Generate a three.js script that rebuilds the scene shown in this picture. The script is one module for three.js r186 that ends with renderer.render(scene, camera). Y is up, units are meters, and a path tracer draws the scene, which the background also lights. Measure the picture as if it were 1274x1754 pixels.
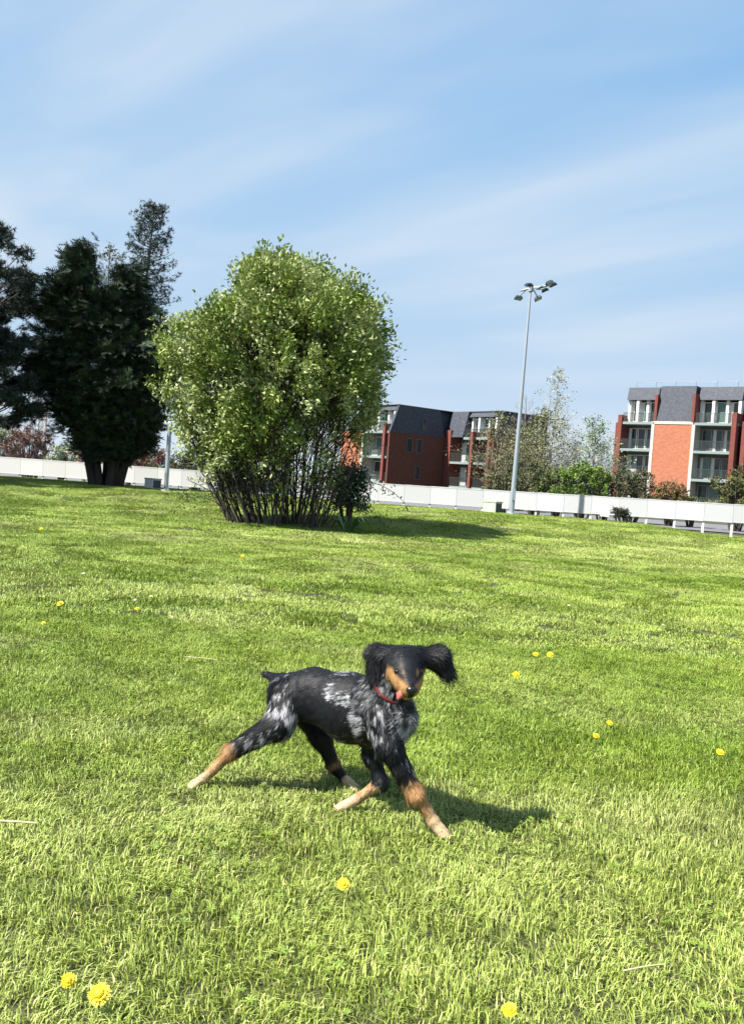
import * as THREE from 'three';
import { mergeGeometries } from 'three/addons/utils/BufferGeometryUtils.js';

// ---------------------------------------------------------------- camera, sky, sun, exposure
const scene = new THREE.Scene();
const RAD = Math.PI / 180;
const camera = new THREE.PerspectiveCamera(60, 743 / 1024, 0.05, 3000);
camera.position.set(0, 1.25, 0);
camera.rotation.set(-2.07 * RAD, 0, 4.0 * RAD, 'YXZ');

const renderer = new THREE.WebGLRenderer({ antialias: true });
renderer.toneMapping = THREE.LinearToneMapping;
renderer.toneMappingExposure = 2.4;
renderer.shadowMap.enabled = true;
renderer.shadowMap.type = THREE.PCFSoftShadowMap;

const SUN = new THREE.Vector3(-0.62, 0.86, 0.07).normalize();
const sun = new THREE.DirectionalLight(new THREE.Color(1, 0.95, 0.86), 5.0);
sun.position.copy(SUN).multiplyScalar(120);
sun.castShadow = true;
sun.shadow.mapSize.set(4096, 4096);
Object.assign(sun.shadow.camera, { left: -60, right: 60, top: 60, bottom: -60, near: 1, far: 320 });
sun.target.position.set(0, 0, -30);
scene.add(sun, sun.target);

// ---------------------------------------------------------------- numbers
function rng(seed) { let a = seed >>> 0; return () => { a = (a + 0x6D2B79F5) | 0; let t = Math.imul(a ^ (a >>> 15), 1 | a); t = (t + Math.imul(t ^ (t >>> 7), 61 | t)) ^ t; return ((t ^ (t >>> 14)) >>> 0) / 4294967296; }; }
function hash3(x, y, z) { let h = Math.imul(x, 374761393) + Math.imul(y, 668265263) + Math.imul(z, 1274126177); h = Math.imul(h ^ (h >>> 13), 1274126177); return ((h ^ (h >>> 16)) >>> 0) / 4294967296; }
function noise3(x, y, z) {
  const xi = Math.floor(x), yi = Math.floor(y), zi = Math.floor(z); let u = x - xi, v = y - yi, w = z - zi;
  u = u * u * (3 - 2 * u); v = v * v * (3 - 2 * v); w = w * w * (3 - 2 * w);
  const l = (a, b, t) => a + (b - a) * t, c = (i, j, k) => hash3(xi + i, yi + j, zi + k);
  return l(l(l(c(0, 0, 0), c(1, 0, 0), u), l(c(0, 1, 0), c(1, 1, 0), u), v), l(l(c(0, 0, 1), c(1, 0, 1), u), l(c(0, 1, 1), c(1, 1, 1), u), v), w);
}
function fbm(x, y, z, n = 4) { let s = 0, a = 0.5, t = 0; for (let i = 0; i < n; i++) { s += a * noise3(x, y, z); t += a; a *= 0.5; x = x * 2.03 + 17.1; y = y * 2.03 + 5.3; z = z * 2.03 + 9.7; } return s / t; }
const ss = (a, b, x) => { const t = Math.min(1, Math.max(0, (x - a) / (b - a))); return t * t * (3 - 2 * t); };
const mix = (a, b, t) => a + (b - a) * t;
const mix3 = (a, b, t) => [mix(a[0], b[0], t), mix(a[1], b[1], t), mix(a[2], b[2], t)];
const V = (x, y, z) => new THREE.Vector3(x, y, z);

// the sky: blue air paling to the horizon with thin streaked cirrus all round
{
  const W = 2048, Hh = 1024, data = new Float32Array(W * Hh * 4), K = 1 / 2.4;
  for (let r = 0; r < Hh; r++) {
    const el = ((r + 0.5) / Hh - 0.5) * Math.PI, y = Math.sin(el), ce = Math.cos(el), e = Math.max(0, y);
    const t1 = Math.min(1, e / 0.34) ** 0.9, t2 = ss(0.20, 0.95, e);
    let base = mix3(mix3([0.66, 0.78, 0.91], [0.33, 0.58, 0.88], t1), [0.12, 0.32, 0.70], t2);
    if (y < 0) base = mix3([0.60, 0.70, 0.85], [0.20, 0.24, 0.16], ss(0, 0.06, -y));
    for (let c = 0; c < W; c++) {
      const az = ((c + 0.5) / W - 0.5) * 2 * Math.PI, x = Math.cos(az) * ce, z = Math.sin(az) * ce;
      let col = base;
      if (y > -0.01) {
        const k = 1 / (e + 0.16), px = x * k, pz = z * k;
        const q = px * 0.83 + pz * 0.55, s = -px * 0.55 + pz * 0.83;      // streak axes
        const wob = fbm(px * 0.8, 3.1, pz * 0.8, 3) * 1.6;
        const n1 = fbm(q * 0.55 + wob, s * 1.9 + wob * 0.8, 2.0, 5), n2 = fbm(q * 1.5 + wob, s * 5.5, 7.7, 4), n3 = fbm(px * 0.55, pz * 0.55, 4.4, 3);
        let a = ss(0.30, 0.78, n1 * 0.62 + n2 * 0.16 + n3 * 0.22) * 0.95 * ss(0.25, 0.60, n3 + 0.10);
        a = Math.min(0.75, a);
        col = mix3(base, [0.80, 0.87, 0.94], a);
      }
      const i = (r * W + c) * 4;
      data[i] = col[0] * K; data[i + 1] = col[1] * K; data[i + 2] = col[2] * K; data[i + 3] = 1;
    }
  }
  const sky = new THREE.DataTexture(data, W, Hh, THREE.RGBAFormat, THREE.FloatType);
  sky.mapping = THREE.EquirectangularReflectionMapping; sky.magFilter = THREE.LinearFilter; sky.minFilter = THREE.LinearFilter; sky.wrapS = THREE.RepeatWrapping; sky.needsUpdate = true;
  scene.background = sky; scene.environment = sky;
}

// ---------------------------------------------------------------- helpers
const taken = new Map();
function numbered(n) { const k = taken.get(n) || 0; taken.set(n, k + 1); return k ? n + '_' + String(k).padStart(3, '0') : n; }
function tag(o, label, category, group, kind) { if (label) o.userData.label = label; if (category) o.userData.category = category; if (group) o.userData.group = group; if (kind) o.userData.kind = kind; return o; }
function thing(name, label, category, [x, y, z], turn = 0, group) {
  const g = new THREE.Group(); g.name = numbered(name); g.position.set(x, y, z); g.rotation.y = turn; scene.add(g); return tag(g, label, category, group);
}
function part(name, geo, mat, parent, kind) {
  const m = new THREE.Mesh(geo, mat); m.name = name; m.castShadow = m.receiveShadow = true; parent.add(m); if (kind) m.userData.kind = kind; return m;
}
function std(r, g, b, rough = 0.9, extra = {}) { const m = new THREE.MeshStandardMaterial({ roughness: rough, side: THREE.DoubleSide, ...extra }); m.color.setRGB(r, g, b); return m; }
function copies(name, geo, mat, list, parent, kind = 'stuff') {   // list: [Matrix4, [r,g,b]]
  const im = new THREE.InstancedMesh(geo, mat, list.length); im.name = name; const c = new THREE.Color();
  list.forEach(([m, col], i) => { im.setMatrixAt(i, m); im.setColorAt(i, c.setRGB(...col)); });
  im.castShadow = im.receiveShadow = true; im.userData.kind = kind; parent.add(im); return im;
}
class Soup {                                                       // collects coloured triangles and tubes into one geometry
  constructor() { this.p = []; this.c = []; this.i = []; }
  v(x, y, z, col) { this.p.push(x, y, z); this.c.push(...(col || [1, 1, 1])); return this.p.length / 3 - 1; }
  tube(pts, rad, sides = 6, col) {
    const n = pts.length, fr = V(0, 0, 0); let prev = null;
    for (let k = 0; k < n; k++) {
      const a = pts[Math.max(0, k - 1)], b = pts[Math.min(n - 1, k + 1)]; fr.subVectors(b, a).normalize();
      const up = Math.abs(fr.y) < 0.9 ? V(0, 1, 0) : V(1, 0, 0), s = V(0, 0, 0).crossVectors(fr, up).normalize(), t = V(0, 0, 0).crossVectors(s, fr);
      const ring = [];
      for (let j = 0; j < sides; j++) { const q = j / sides * 2 * Math.PI, cx = Math.cos(q) * rad[k], sx = Math.sin(q) * rad[k]; ring.push(this.v(pts[k].x + s.x * cx + t.x * sx, pts[k].y + s.y * cx + t.y * sx, pts[k].z + s.z * cx + t.z * sx, col)); }
      if (prev) for (let j = 0; j < sides; j++) { const j2 = (j + 1) % sides; this.i.push(prev[j], ring[j], prev[j2], prev[j2], ring[j], ring[j2]); }
      prev = ring;
    }
    return this;
  }
  tri(a, b, c, col) { const i = this.v(...a, col); this.v(...b, col); this.v(...c, col); this.i.push(i, i + 1, i + 2); }
  geo() { const g = new THREE.BufferGeometry(); g.setAttribute('position', new THREE.Float32BufferAttribute(this.p, 3)); g.setAttribute('color', new THREE.Float32BufferAttribute(this.c, 3)); g.setIndex(this.i); g.computeVertexNormals(); return g; }
}
function texture(W, fn) {                                          // fn(u,v) -> sRGB 0..1, tileable if fn is
  const d = new Uint8Array(W * W * 4);
  for (let y = 0; y < W; y++) for (let x = 0; x < W; x++) { const c = fn(x / W, y / W), i = (y * W + x) * 4; d[i] = c[0] * 255; d[i + 1] = c[1] * 255; d[i + 2] = c[2] * 255; d[i + 3] = 255; }
  const t = new THREE.DataTexture(d, W, W); t.wrapS = t.wrapT = THREE.RepeatWrapping; t.magFilter = THREE.LinearFilter; t.minFilter = THREE.LinearMipmapLinearFilter; t.colorSpace = THREE.SRGBColorSpace; t.needsUpdate = true; return t;
}
const boxGeo = new THREE.BoxGeometry(1, 1, 1);
function box(x0, x1, y0, y1, z0, z1) { const g = boxGeo.clone(); g.scale(x1 - x0, y1 - y0, z1 - z0); g.translate((x0 + x1) / 2, (y0 + y1) / 2, (z0 + z1) / 2); return g; }

// ---------------------------------------------------------------- terrain
function fenceZ(x) { return -33.75 + 0.165 * x; }
function groundH(x, z) {
  const d = -z, fz = -fenceZ(Math.max(-40, Math.min(40, x)));
  const side = 1 - 0.72 * ss(8.2, 13, x);
  const crest = 0.42 * ss(20, fz - 3.2, d) - 0.16 * ss(fz - 2.6, fz, d) - 0.26 * ss(fz + 1, fz + 5.5, d);
  const near = (fbm(x * 0.35, 1.5, z * 0.35, 3) - 0.5) * 0.05 * ss(4.2, 9, d) * (1 - ss(34, 38, d));
  return crest * side + near;
}
// colour of the sward: broad patches of lush, pale and slightly yellow grass
function sward(x, z) {
  const a = fbm(x * 0.30 + 5, 0.5, z * 0.75 + 3, 4), b = fbm(x * 1.1, 8.5, z * 1.5, 3), c = fbm(x * 0.12 + 40, 2.5, z * 0.45, 3), p = fbm(x * 0.8 + 90, 3.3, z * 1.2, 3);
  let col = mix3([0.142, 0.222, 0.010], [0.242, 0.318, 0.038], ss(0.34, 0.66, a * 0.5 + b * 0.5));
  col = mix3(col, [0.310, 0.370, 0.075], 0.75 * ss(0.48, 0.70, c));
  return mix3(col, [0.330, 0.350, 0.115], 0.40 * ss(0.56, 0.74, p));
}
{
  const xs = [], zs = [];
  for (let x = -900; x < -60; x += 60) xs.push(x); for (let x = -60; x <= 60; x += 0.6) xs.push(x); for (let x = 120; x <= 900; x += 60) xs.push(x);
  for (let z = 60; z > 4; z -= 6) zs.push(z); for (let z = 3.9; z >= -48; z -= 0.4) zs.push(z); for (let z = -54; z > -1500; z -= 26) zs.push(z);
  const p = [], c = [], uv = [], ix = [];
  for (const z of zs) for (const x of xs) { p.push(x, groundH(x, z) - 0.012 * ss(-46, -40, z), z); const s = sward(x, z); c.push(s[0] * 0.26, s[1] * 0.22, s[2] * 0.5); uv.push(x / 2.3, z / 2.3); }
  for (let j = 0; j + 1 < zs.length; j++) for (let i = 0; i + 1 < xs.length; i++) { const a = j * xs.length + i, b = a + 1, d = a + xs.length, e = d + 1; ix.push(a, b, d, b, e, d); }
  const g = new THREE.BufferGeometry(); g.setAttribute('position', new THREE.Float32BufferAttribute(p, 3)); g.setAttribute('color', new THREE.Float32BufferAttribute(c, 3)); g.setAttribute('uv', new THREE.Float32BufferAttribute(uv, 2)); g.setIndex(ix); g.computeVertexNormals();
  const W = 512, r = rng(3), grain = texture(W, () => { const q = 0.72 + 0.28 * r(); return [q, q, q * 0.96]; });
  part('lawn', g, std(1, 1, 1, 0.95, { vertexColors: true, map: grain }), scene, 'structure');
  const tar = texture(256, () => { const q = 0.40 + 0.12 * r(); return [q, q, q * 1.02]; });
  const tg = new THREE.PlaneGeometry(160, 15, 80, 6); tg.rotateX(-Math.PI / 2); { const P = tg.attributes.position, U = tg.attributes.uv; for (let i = 0; i < P.count; i++) { U.setXY(i, P.getX(i) / 2, P.getZ(i) / 2); P.setY(i, 0.03); } }
  const trk = part('track', tg, std(0.75, 0.75, 0.78, 0.9, { map: tar }), scene, 'structure'); trk.position.set(4, 0, -48.5); trk.rotation.y = -Math.atan(0.165);
}

// ---------------------------------------------------------------- grass
{
  const grassMat = new THREE.MeshStandardMaterial({ vertexColors: true, roughness: 0.55, side: THREE.DoubleSide });
  function patch(seed, size, count, hMin, hMax, w) {
    const r = rng(seed), s = new Soup(), comb = r() * 6.28;
    for (let k = 0; k < count; k++) {
      const x = (r() - 0.5) * size, z = (r() - 0.5) * size, h = mix(hMin, hMax, Math.pow(r(), 1.4)), a = r() < 0.5 ? comb + (r() - 0.5) * 1.4 : r() * 6.28, lean = (0.15 + 1.45 * Math.pow(r(), 1.3)) * h, ww = w * (0.55 + 0.9 * r());
      const f = a + 1.57 + (r() - 0.5) * 2.2, dx = Math.cos(a), dz = Math.sin(a), sx = Math.cos(f) * ww / 2, sz = Math.sin(f) * ww / 2;
      const t = r(), dry = r() < 0.03, g = dry ? [2.1, 1.55, 3.6] : t < 0.5 ? mix3([0.58, 0.66, 0.45], [1, 1, 1], t * 2) : mix3([1, 1, 1], [1.45, 1.40, 2.0], t * 2 - 1);
      const hm = h * 0.58, lm = lean * 0.32, he = h * (1 - 0.36 * lean / h);
      const a0 = s.v(x - sx, -0.006, z - sz, g), a1 = s.v(x + sx, -0.006, z + sz, g), b0 = s.v(x + dx * lm - sx * 0.85, hm, z + dz * lm - sz * 0.85, g), b1 = s.v(x + dx * lm + sx * 0.85, hm, z + dz * lm + sz * 0.85, g), c0 = s.v(x + dx * lean, he, z + dz * lean, g);
      s.i.push(a0, a1, b0, a1, b1, b0, b0, b1, c0);
    }
    return s.geo();
  }
  const zones = [
    { z0: -0.9, z1: 7.2, size: 0.20, n: 420, h: [0.015, 0.041], w: 0.0029, jit: 0.03, step: 0.15 },
    { z0: 7.2, z1: 17, size: 0.42, n: 760, h: [0.016, 0.042], w: 0.0052, jit: 0.1, step: 0.38 },
    { z0: 17, z1: 37.5, size: 0.85, n: 1500, h: [0.016, 0.040], w: 0.010, jit: 0.2, step: 0.76 }];
  const lists = [], geos = [];
  zones.forEach((zn, zi) => {
    const VAR = 5; for (let v = 0; v < VAR; v++) { geos.push(patch(100 + zi * 10 + v, zn.size, zn.n, zn.h[0], zn.h[1], zn.w)); lists.push([]); }
    const r = rng(50 + zi), q = new THREE.Quaternion(), up = V(0, 1, 0), nrm = V(0, 0, 0), q2 = new THREE.Quaternion();
    for (let d = zn.z0; d < zn.z1; d += zn.step) {
      const half = 0.50 * Math.max(0, d) + (zi ? 3.5 : 2.0);
      for (let x = -half; x <= half; x += zn.step) {
        const X = x + (r() - 0.5) * zn.jit * 2, Z = -d + (r() - 0.5) * zn.jit * 2, fz = fenceZ(X);
        if (Z < fz - 3.6) { r(); continue; }
        const h = groundH(X, Z), e = 0.3; nrm.set(groundH(X - e, Z) - groundH(X + e, Z), 2 * e, groundH(X, Z - e) - groundH(X, Z + e)).normalize();
        q.setFromUnitVectors(up, nrm).multiply(q2.setFromAxisAngle(up, r() * 6.28));
        const tall = 0.75 + 0.6 * ss(0.35, 0.72, fbm(X * 1.7, 6.1, Z * 1.7, 3)), wide = 1 + 0.1 * r(), s = sward(X, Z), k = 0.88 + 0.24 * r();
        lists[zi * VAR + Math.floor(r() * VAR)].push([new THREE.Matrix4().compose(V(X, h, Z), q, V(wide, tall, wide)), [s[0] * k, s[1] * k, s[2] * k]]);
      }
    }
  });
  const grass = new THREE.Group(); grass.name = 'grass'; scene.add(grass); tag(grass, 'short sunlit green grass blades covering the whole lawn', 'grass', null, 'stuff');
  geos.forEach((g, i) => copies('blades', g, grassMat, lists[i], grass));
  // low clover and broad-leaved weeds in loose colonies
  const s = new Soup(), c = [1, 1, 1], cr = rng(64), cl = [], cq = new THREE.Quaternion(), ce = new THREE.Euler();
  for (let k = 0; k < 7; k++) { const a = k / 7 * 6.283, q = s.v(0, 0.2, 0, c); for (const [t, l, y] of [[-0.28, 0.6, 0.5], [0, 1, 0.45], [0.28, 0.6, 0.5]]) s.v(Math.cos(a + t) * l, y, Math.sin(a + t) * l, c); s.i.push(q, q + 1, q + 2, q, q + 2, q + 3); }
  for (let k = 0; k < 9000; k++) { const d = 1.6 + 9.5 * Math.pow(cr(), 0.8), x = (cr() - 0.5) * (0.95 * d + 1.2), z = -d; if (fbm(x * 1.9 + 3, 5.5, z * 1.9, 3) < 0.57) continue; const v = 0.75 + 0.5 * cr(); ce.set((cr() - 0.5) * 0.7, cr() * 6.28, (cr() - 0.5) * 0.7); cl.push([new THREE.Matrix4().compose(V(x, groundH(x, z) + 0.010 + 0.016 * cr(), z), cq.setFromEuler(ce), V(1, 1, 1).multiplyScalar(0.011 + 0.010 * cr())), [0.14 * v, 0.215 * v, 0.022 * v]]); }
  copies('clover', s.geo(), grassMat, cl, grass);
}

// ---------------------------------------------------------------- barrier fence
{
  const f = thing('barrier_fence', 'long low white panel barrier on short posts along the far edge of the lawn', 'fence', [0, 0, 0]);
  const r = rng(21), postMat = std(0.60, 0.60, 0.60, 0.6), tones = [0, 1, 2, 3].map((k) => { const q = 0.50 + 0.025 * k; return std(q, q, q * 1.02, 0.55); });
  const top = (x) => 1.145 + Math.max(0, x) * 0.0115, ang = -Math.atan(0.165), c = Math.cos(ang), L = 0.985;
  const pg = box(-0.04, 0.04, 0, 1, -0.03, 0.03), panels = [0, 1].map((k) => { const a = [box(-L / 2 + 0.004, L / 2 - 0.004, -0.335, 0.335, 0, 0.022)]; a.push(box(-L / 2 + 0.02, L / 2 - 0.02, 0.30, 0.33, 0.0225, 0.028), box(-L / 2 + 0.02, L / 2 - 0.02, -0.33, -0.30, 0.0225, 0.028)); return mergeGeometries(a); });
  for (let k = -29; k <= 26; k++) {
    const x = k * L * c + 0.2, z = fenceZ(x), h = groundH(x, z), t = top(x);
    const p = part('post', pg, postMat, f); p.position.set(x, h - 0.08, z - 0.034); p.scale.y = t - h + 0.06; p.rotation.y = ang + (r() - 0.5) * 0.05;
    const xm = x + L * c / 2, pn = part('panel', panels[k & 1 ? 0 : 0], tones[Math.floor(r() * 4)], f); pn.position.set(xm, top(xm) - 0.34, fenceZ(xm)); pn.rotation.y = ang; pn.rotation.z = (r() - 0.5) * 0.006;
  }
}

// ---------------------------------------------------------------- apartment buildings
{
  const brickTex = texture(512, (u, v) => { const row = Math.floor(v * 64), q = hash3(Math.floor(u * 28 + (row & 1) * 0.5), row, 4), n = 0.86 + 0.14 * q, m = (v * 64) % 1 < 0.16 ? 0.93 : 1; return [n * m, n * m * 0.99, n * m * 0.98]; });
  const slateTex = texture(512, (u, v) => { const row = Math.floor(v * 32), q = hash3(Math.floor(u * 40 + (row & 1) * 0.5), row, 9), n = 0.75 + 0.25 * q; return [n, n, n]; });
  const brown = std(0.135, 0.045, 0.030, 0.9, { map: brickTex }), darkFrame = std(0.10, 0.09, 0.085, 0.6), terra = std(0.43, 0.160, 0.092, 0.9, { map: brickTex }), pier = std(0.20, 0.055, 0.042, 0.9, { map: brickTex }), slate = std(0.050, 0.060, 0.085, 0.7, { map: slateTex }), cream = std(0.50, 0.46, 0.41, 0.8), slabM = std(0.20, 0.25, 0.25, 0.8),  // brown: the flank brick with its shade put into the colour
    rail = std(0.035, 0.045, 0.045, 0.5), frame = std(0.78, 0.78, 0.76, 0.5), inner = std(0.17, 0.165, 0.15, 0.9), greyFrame = std(0.34, 0.35, 0.35, 0.5), roofTop = std(0.10, 0.10, 0.11, 0.9), metal = std(0.25, 0.26, 0.28, 0.4, { metalness: 0.5 }), curtain = std(0.70, 0.70, 0.66, 0.9),
    glass = new THREE.MeshPhysicalMaterial({ color: new THREE.Color().setRGB(0.035, 0.045, 0.05), roughness: 0.06, side: THREE.DoubleSide }), greenGlass = new THREE.MeshPhysicalMaterial({ color: new THREE.Color().setRGB(0.10, 0.17, 0.15), roughness: 0.1, side: THREE.DoubleSide });
  function uvBox(g) { const P = g.attributes.position, N = g.attributes.normal, U = g.attributes.uv; for (let i = 0; i < P.count; i++) { const ax = Math.abs(N.getX(i)) > 0.7, ay = Math.abs(N.getY(i)) > 0.7; U.setXY(i, (ax ? P.getZ(i) : P.getX(i)) / 6, (ay ? P.getZ(i) : P.getY(i)) / 4.4); } return g; }
  const wbox = (...a) => uvBox(box(...a));
  function prism(profile, u0, u1) {                                // profile in (w, y), swept along u
    const sh = new THREE.Shape(profile.map(([w, y]) => new THREE.Vector2(-w, y))), g = new THREE.ExtrudeGeometry(sh, { depth: u1 - u0, bevelEnabled: false });
    g.rotateY(Math.PI / 2); g.translate(u0, 0, 0); return uvBox(g.index ? g.toNonIndexed() : g);
  }
  const r = rng(77);
  function window_(b, u0, u1, y0, y1, w, mat = glass, fm = frame) {
    const t = 0.07, f = part('window', mergeGeometries([box(u0, u1, y1 - t, y1, w, w + 0.09), box(u0, u1, y0, y0 + t, w, w + 0.09), box(u0, u0 + t, y0 + t, y1 - t, w, w + 0.088), box(u1 - t, u1, y0 + t, y1 - t, w, w + 0.088)]), fm, b);
    part('pane', box(u0 + t, u1 - t, y0 + t, y1 - t, w + 0.01, w + 0.04), mat, f);
    if (r() < 0.35) { const k = mix(u0 + t, u1 - t, 0.25 + 0.3 * r()); part('curtain', box(u0 + t, k, y0 + t, y1 - t, w + 0.041, w + 0.05), curtain, f); }
  }
  function windowV(b, w0, w1, y0, y1, u) {                         // in a wall that faces +u
    const t = 0.08, f = part('window', mergeGeometries([box(u, u + 0.07, y1 - t, y1, w0, w1), box(u, u + 0.07, y0, y0 + t, w0, w1), box(u, u + 0.068, y0 + t, y1 - t, w0, w0 + t), box(u, u + 0.068, y0 + t, y1 - t, w1 - t, w1)]), darkFrame, b);
    part('pane', box(u + 0.01, u + 0.03, y0 + t, y1 - t, w0 + t, w1 - t), glass, f);
  }
  function bay(b, u0, u1, floors, storey, wBack, wFront, clutter) {
    for (const [k, y] of floors.entries()) {
      const s = part('balcony', box(u0, u1, y - 0.26, y, wBack, wFront), slabM, b);
      const g = [box(u0 + 0.02, u1 - 0.02, y + 0.95, y + 1.0, wFront - 0.10, wFront - 0.05), box(u0 + 0.02, u1 - 0.02, y + 0.1, y + 0.14, wFront - 0.09, wFront - 0.06)];
      const n = Math.round((u1 - u0) / 0.12); for (let j = 0; j <= n; j++) { const u = mix(u0 + 0.05, u1 - 0.05, j / n); g.push(box(u - 0.022, u + 0.022, y + 0.14, y + 0.95, wFront - 0.085, wFront - 0.065)); }
      part('railing', mergeGeometries(g), rail, s);
      const n2 = 3, wd = (u1 - u0 - 0.5) / n2;
      for (let j = 0; j < n2; j++) window_(b, u0 + 0.2 + j * (wd + 0.05), u0 + 0.2 + j * (wd + 0.05) + wd - 0.05, y + 0.05, y + storey - 0.55, wBack, (j + k) % 4 === 1 ? greenGlass : glass, clutter ? frame : greyFrame);
      if (clutter && k < 2) { part('planter', box(mix(u0, u1, 0.35), mix(u0, u1, 0.6), y + 0.01, y + 0.7, wFront - 0.6, wFront - 0.2), curtain, s); }
    }
  }
  function topFloor(b, u0, u1, y0, yT, wBack, wFront) {            // recessed top storey under the slate eave
    const s = part('balcony', box(u0, u1, y0 - 0.26, y0, wBack, wFront), slabM, b), g = [box(u0 + 0.02, u1 - 0.02, y0 + 0.9, y0 + 0.95, wFront - 0.10, wFront - 0.05)];
    const n = Math.round((u1 - u0) / 0.12); for (let j = 0; j <= n; j++) { const u = mix(u0 + 0.05, u1 - 0.05, j / n); g.push(box(u - 0.022, u + 0.022, y0 + 0.04, y0 + 0.9, wFront - 0.085, wFront - 0.065)); }
    part('railing', mergeGeometries(g), rail, s);
    const wd = (u1 - u0 - 0.4) / 3;
    for (let j = 0; j < 3; j++) window_(b, u0 + 0.2 + j * wd + 0.14, u0 + 0.2 + (j + 1) * wd - 0.14, y0 + 0.1, y0 + 2.2, wBack, j === 1 ? greenGlass : glass);
    for (let j = 0; j <= 3; j++) part('divider', box(u0 + 0.2 + j * wd - 0.13, u0 + 0.2 + j * wd + 0.13, y0 + 0.02, y0 + 2.35, wBack + 0.002, wBack + 0.5 + 0.3 * (j & 1)), frame, b);
    part('eave', prism([[wBack - 0.5, y0 + 2.35], [wBack + 0.9, y0 + 2.35], [wBack + 0.45, yT], [wBack - 0.5, yT]], u0, u1), slate, b);
  }
  // right-hand block: facade turned towards the left
  {
    const b = thing('apartment_block', 'four storey red brick apartment block with grey slate top at the right edge', 'building', [28.3, 0, -91.4], -38 * RAD);
    const F = [0.8, 3.6, 6.4];
    part('wall', wbox(-3.9, 8.9, 0, 9.1, -11, -1.7), inner, b);
    part('panel_wall', wbox(0, 3.8, 0, 9.0, -1.7, 0), terra, b);
    part('band', box(-0.05, 3.9, 9.0, 9.28, -1.6, 0.06), cream, b);
    part('roof_slope', prism([[-2.6, 9.28], [0.02, 9.28], [-0.75, 12.95], [-2.6, 12.95]], 0.12, 3.72), slate, b);
    part('roof_core', wbox(-3.9, 8.9, 9.1, 12.78, -11, -2.61), slate, b); part('roof_deck', box(-3.95, 8.95, 12.78, 12.9, -11.05, -2.2), roofTop, b);
    part('fin', wbox(3.72, 3.98, 9.28, 12.1, -2.6, 0.12), pier, b); part('fin', wbox(-0.16, 0.12, 9.28, 12.0, -2.6, 0.06), pier, b);
    for (const u of [-0.32, 3.81]) part('side_strip', box(u, u + 0.31, 0, 8.98, -1.69, 0.05), cream, b);
    bay(b, -3.5, -0.33, F, 2.8, -1.7, 0.1, true); bay(b, 4.13, 7.7, F, 2.8, -1.7, 0.1, false);
    topFloor(b, -3.5, -0.17, 9.2, 12.9, -1.72 + 0.03, 0.0); topFloor(b, 4.0, 8.2, 9.2, 12.9, -1.69, 0.0);
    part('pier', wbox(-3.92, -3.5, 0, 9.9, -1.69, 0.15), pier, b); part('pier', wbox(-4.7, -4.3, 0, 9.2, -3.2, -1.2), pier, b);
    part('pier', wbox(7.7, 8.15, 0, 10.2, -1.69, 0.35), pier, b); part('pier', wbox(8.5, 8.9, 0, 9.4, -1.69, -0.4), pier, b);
    part('gable_wall', wbox(8.9, 9.2, 0, 9.1, -11, -1.2), terra, b); part('gable_slope', prism([[-11, 9.1], [-1.2, 9.1], [-2.0, 12.7], [-11, 12.7]], 8.9, 9.15), slate, b);
    part('wall', wbox(-4.3, -3.92, 0, 9.0, -10, -1.8), terra, b);
    for (const [y, w] of [[1.4, -5], [4.2, -5], [7, -5], [9.9, -5]]) windowV(b, w - 0.5, w + 0.5, y, y + 1.3, 9.2);
    const an = new Soup(); an.tube([V(7.9, 12.9, -3.2), V(7.9, 15.3, -3.2)], [0.035, 0.025], 5); for (const [y, l] of [[15.2, 0.35], [14.9, 0.45], [14.6, 0.3]]) an.tube([V(7.9 - l, y, -3.2), V(7.9 + l, y, -3.2)], [0.02, 0.02], 4); part('antenna', an.geo(), metal, b);
    const rr = new Soup(); for (let u = -3.4; u < 8.6; u += 2.1) { rr.tube([V(u, 12.85, -2.9), V(u, 13.7, -2.9)], [0.025, 0.025], 4); if (u < 6) rr.tube([V(u, 13.65, -2.9), V(u + 2.1, 13.65, -2.9)], [0.02, 0.02], 4); } part('roof_rail', rr.geo(), metal, b);
  }
  // left-hand block, half behind the big bush, seen on its shaded flank
  {
    const b = thing('apartment_block', 'stepped brick apartment block with dark slate roof between the big bush and the floodlight mast', 'building', [1.35, 0, -98], -52 * RAD);
    const F = [1.2, 4.0];
    part('wall', wbox(-9, -0.25, 0, 6.7, -16, -1.7), inner, b); part('flank_wall', wbox(-0.25, 0, 0, 6.7, -8.2, 0.0), brown, b);  // flank shade painted in through the darker brick
    part('panel_wall', wbox(-9, -5.0, 0, 6.7, -1.7, 0), terra, b); part('side_strip', box(-5.0, -4.7, 0, 6.68, -1.69, 0.05), cream, b);
    bay(b, -4.69, -0.26, F, 2.8, -1.7, 0.1, true); topFloor(b, -4.9, -0.26, 6.8, 9.75, -1.69, 0.0);
    part('roof_core', wbox(-9, -0.6, 6.7, 9.65, -16, -2.3), slate, b);
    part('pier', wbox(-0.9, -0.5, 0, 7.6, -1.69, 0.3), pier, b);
    part('flank_slope', (() => { const sh = new THREE.Shape([[0, 6.7], [-8.2, 6.7], [-7.2, 9.75], [-1.1, 9.75]].map(([w, y]) => new THREE.Vector2(-w, y))), g = new THREE.ExtrudeGeometry(sh, { depth: 0.35, bevelEnabled: false }); g.rotateY(Math.PI / 2); g.translate(-0.33, 0, 0); return uvBox(g.index ? g.toNonIndexed() : g); })(), slate, b);
    part('roof_deck', box(-9, -0.1, 9.76, 9.84, -16, -1.0), roofTop, b);
    for (const [w, y] of [[-4.3, 4.6], [-4.3, 1.6], [-2.9, 4.6]]) windowV(b, w - 0.45, w + 0.45, y, y + 1.6, 0.0);
    windowV(b, -5.2, -4.6, 7.2, 8.6, 0.03);
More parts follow.
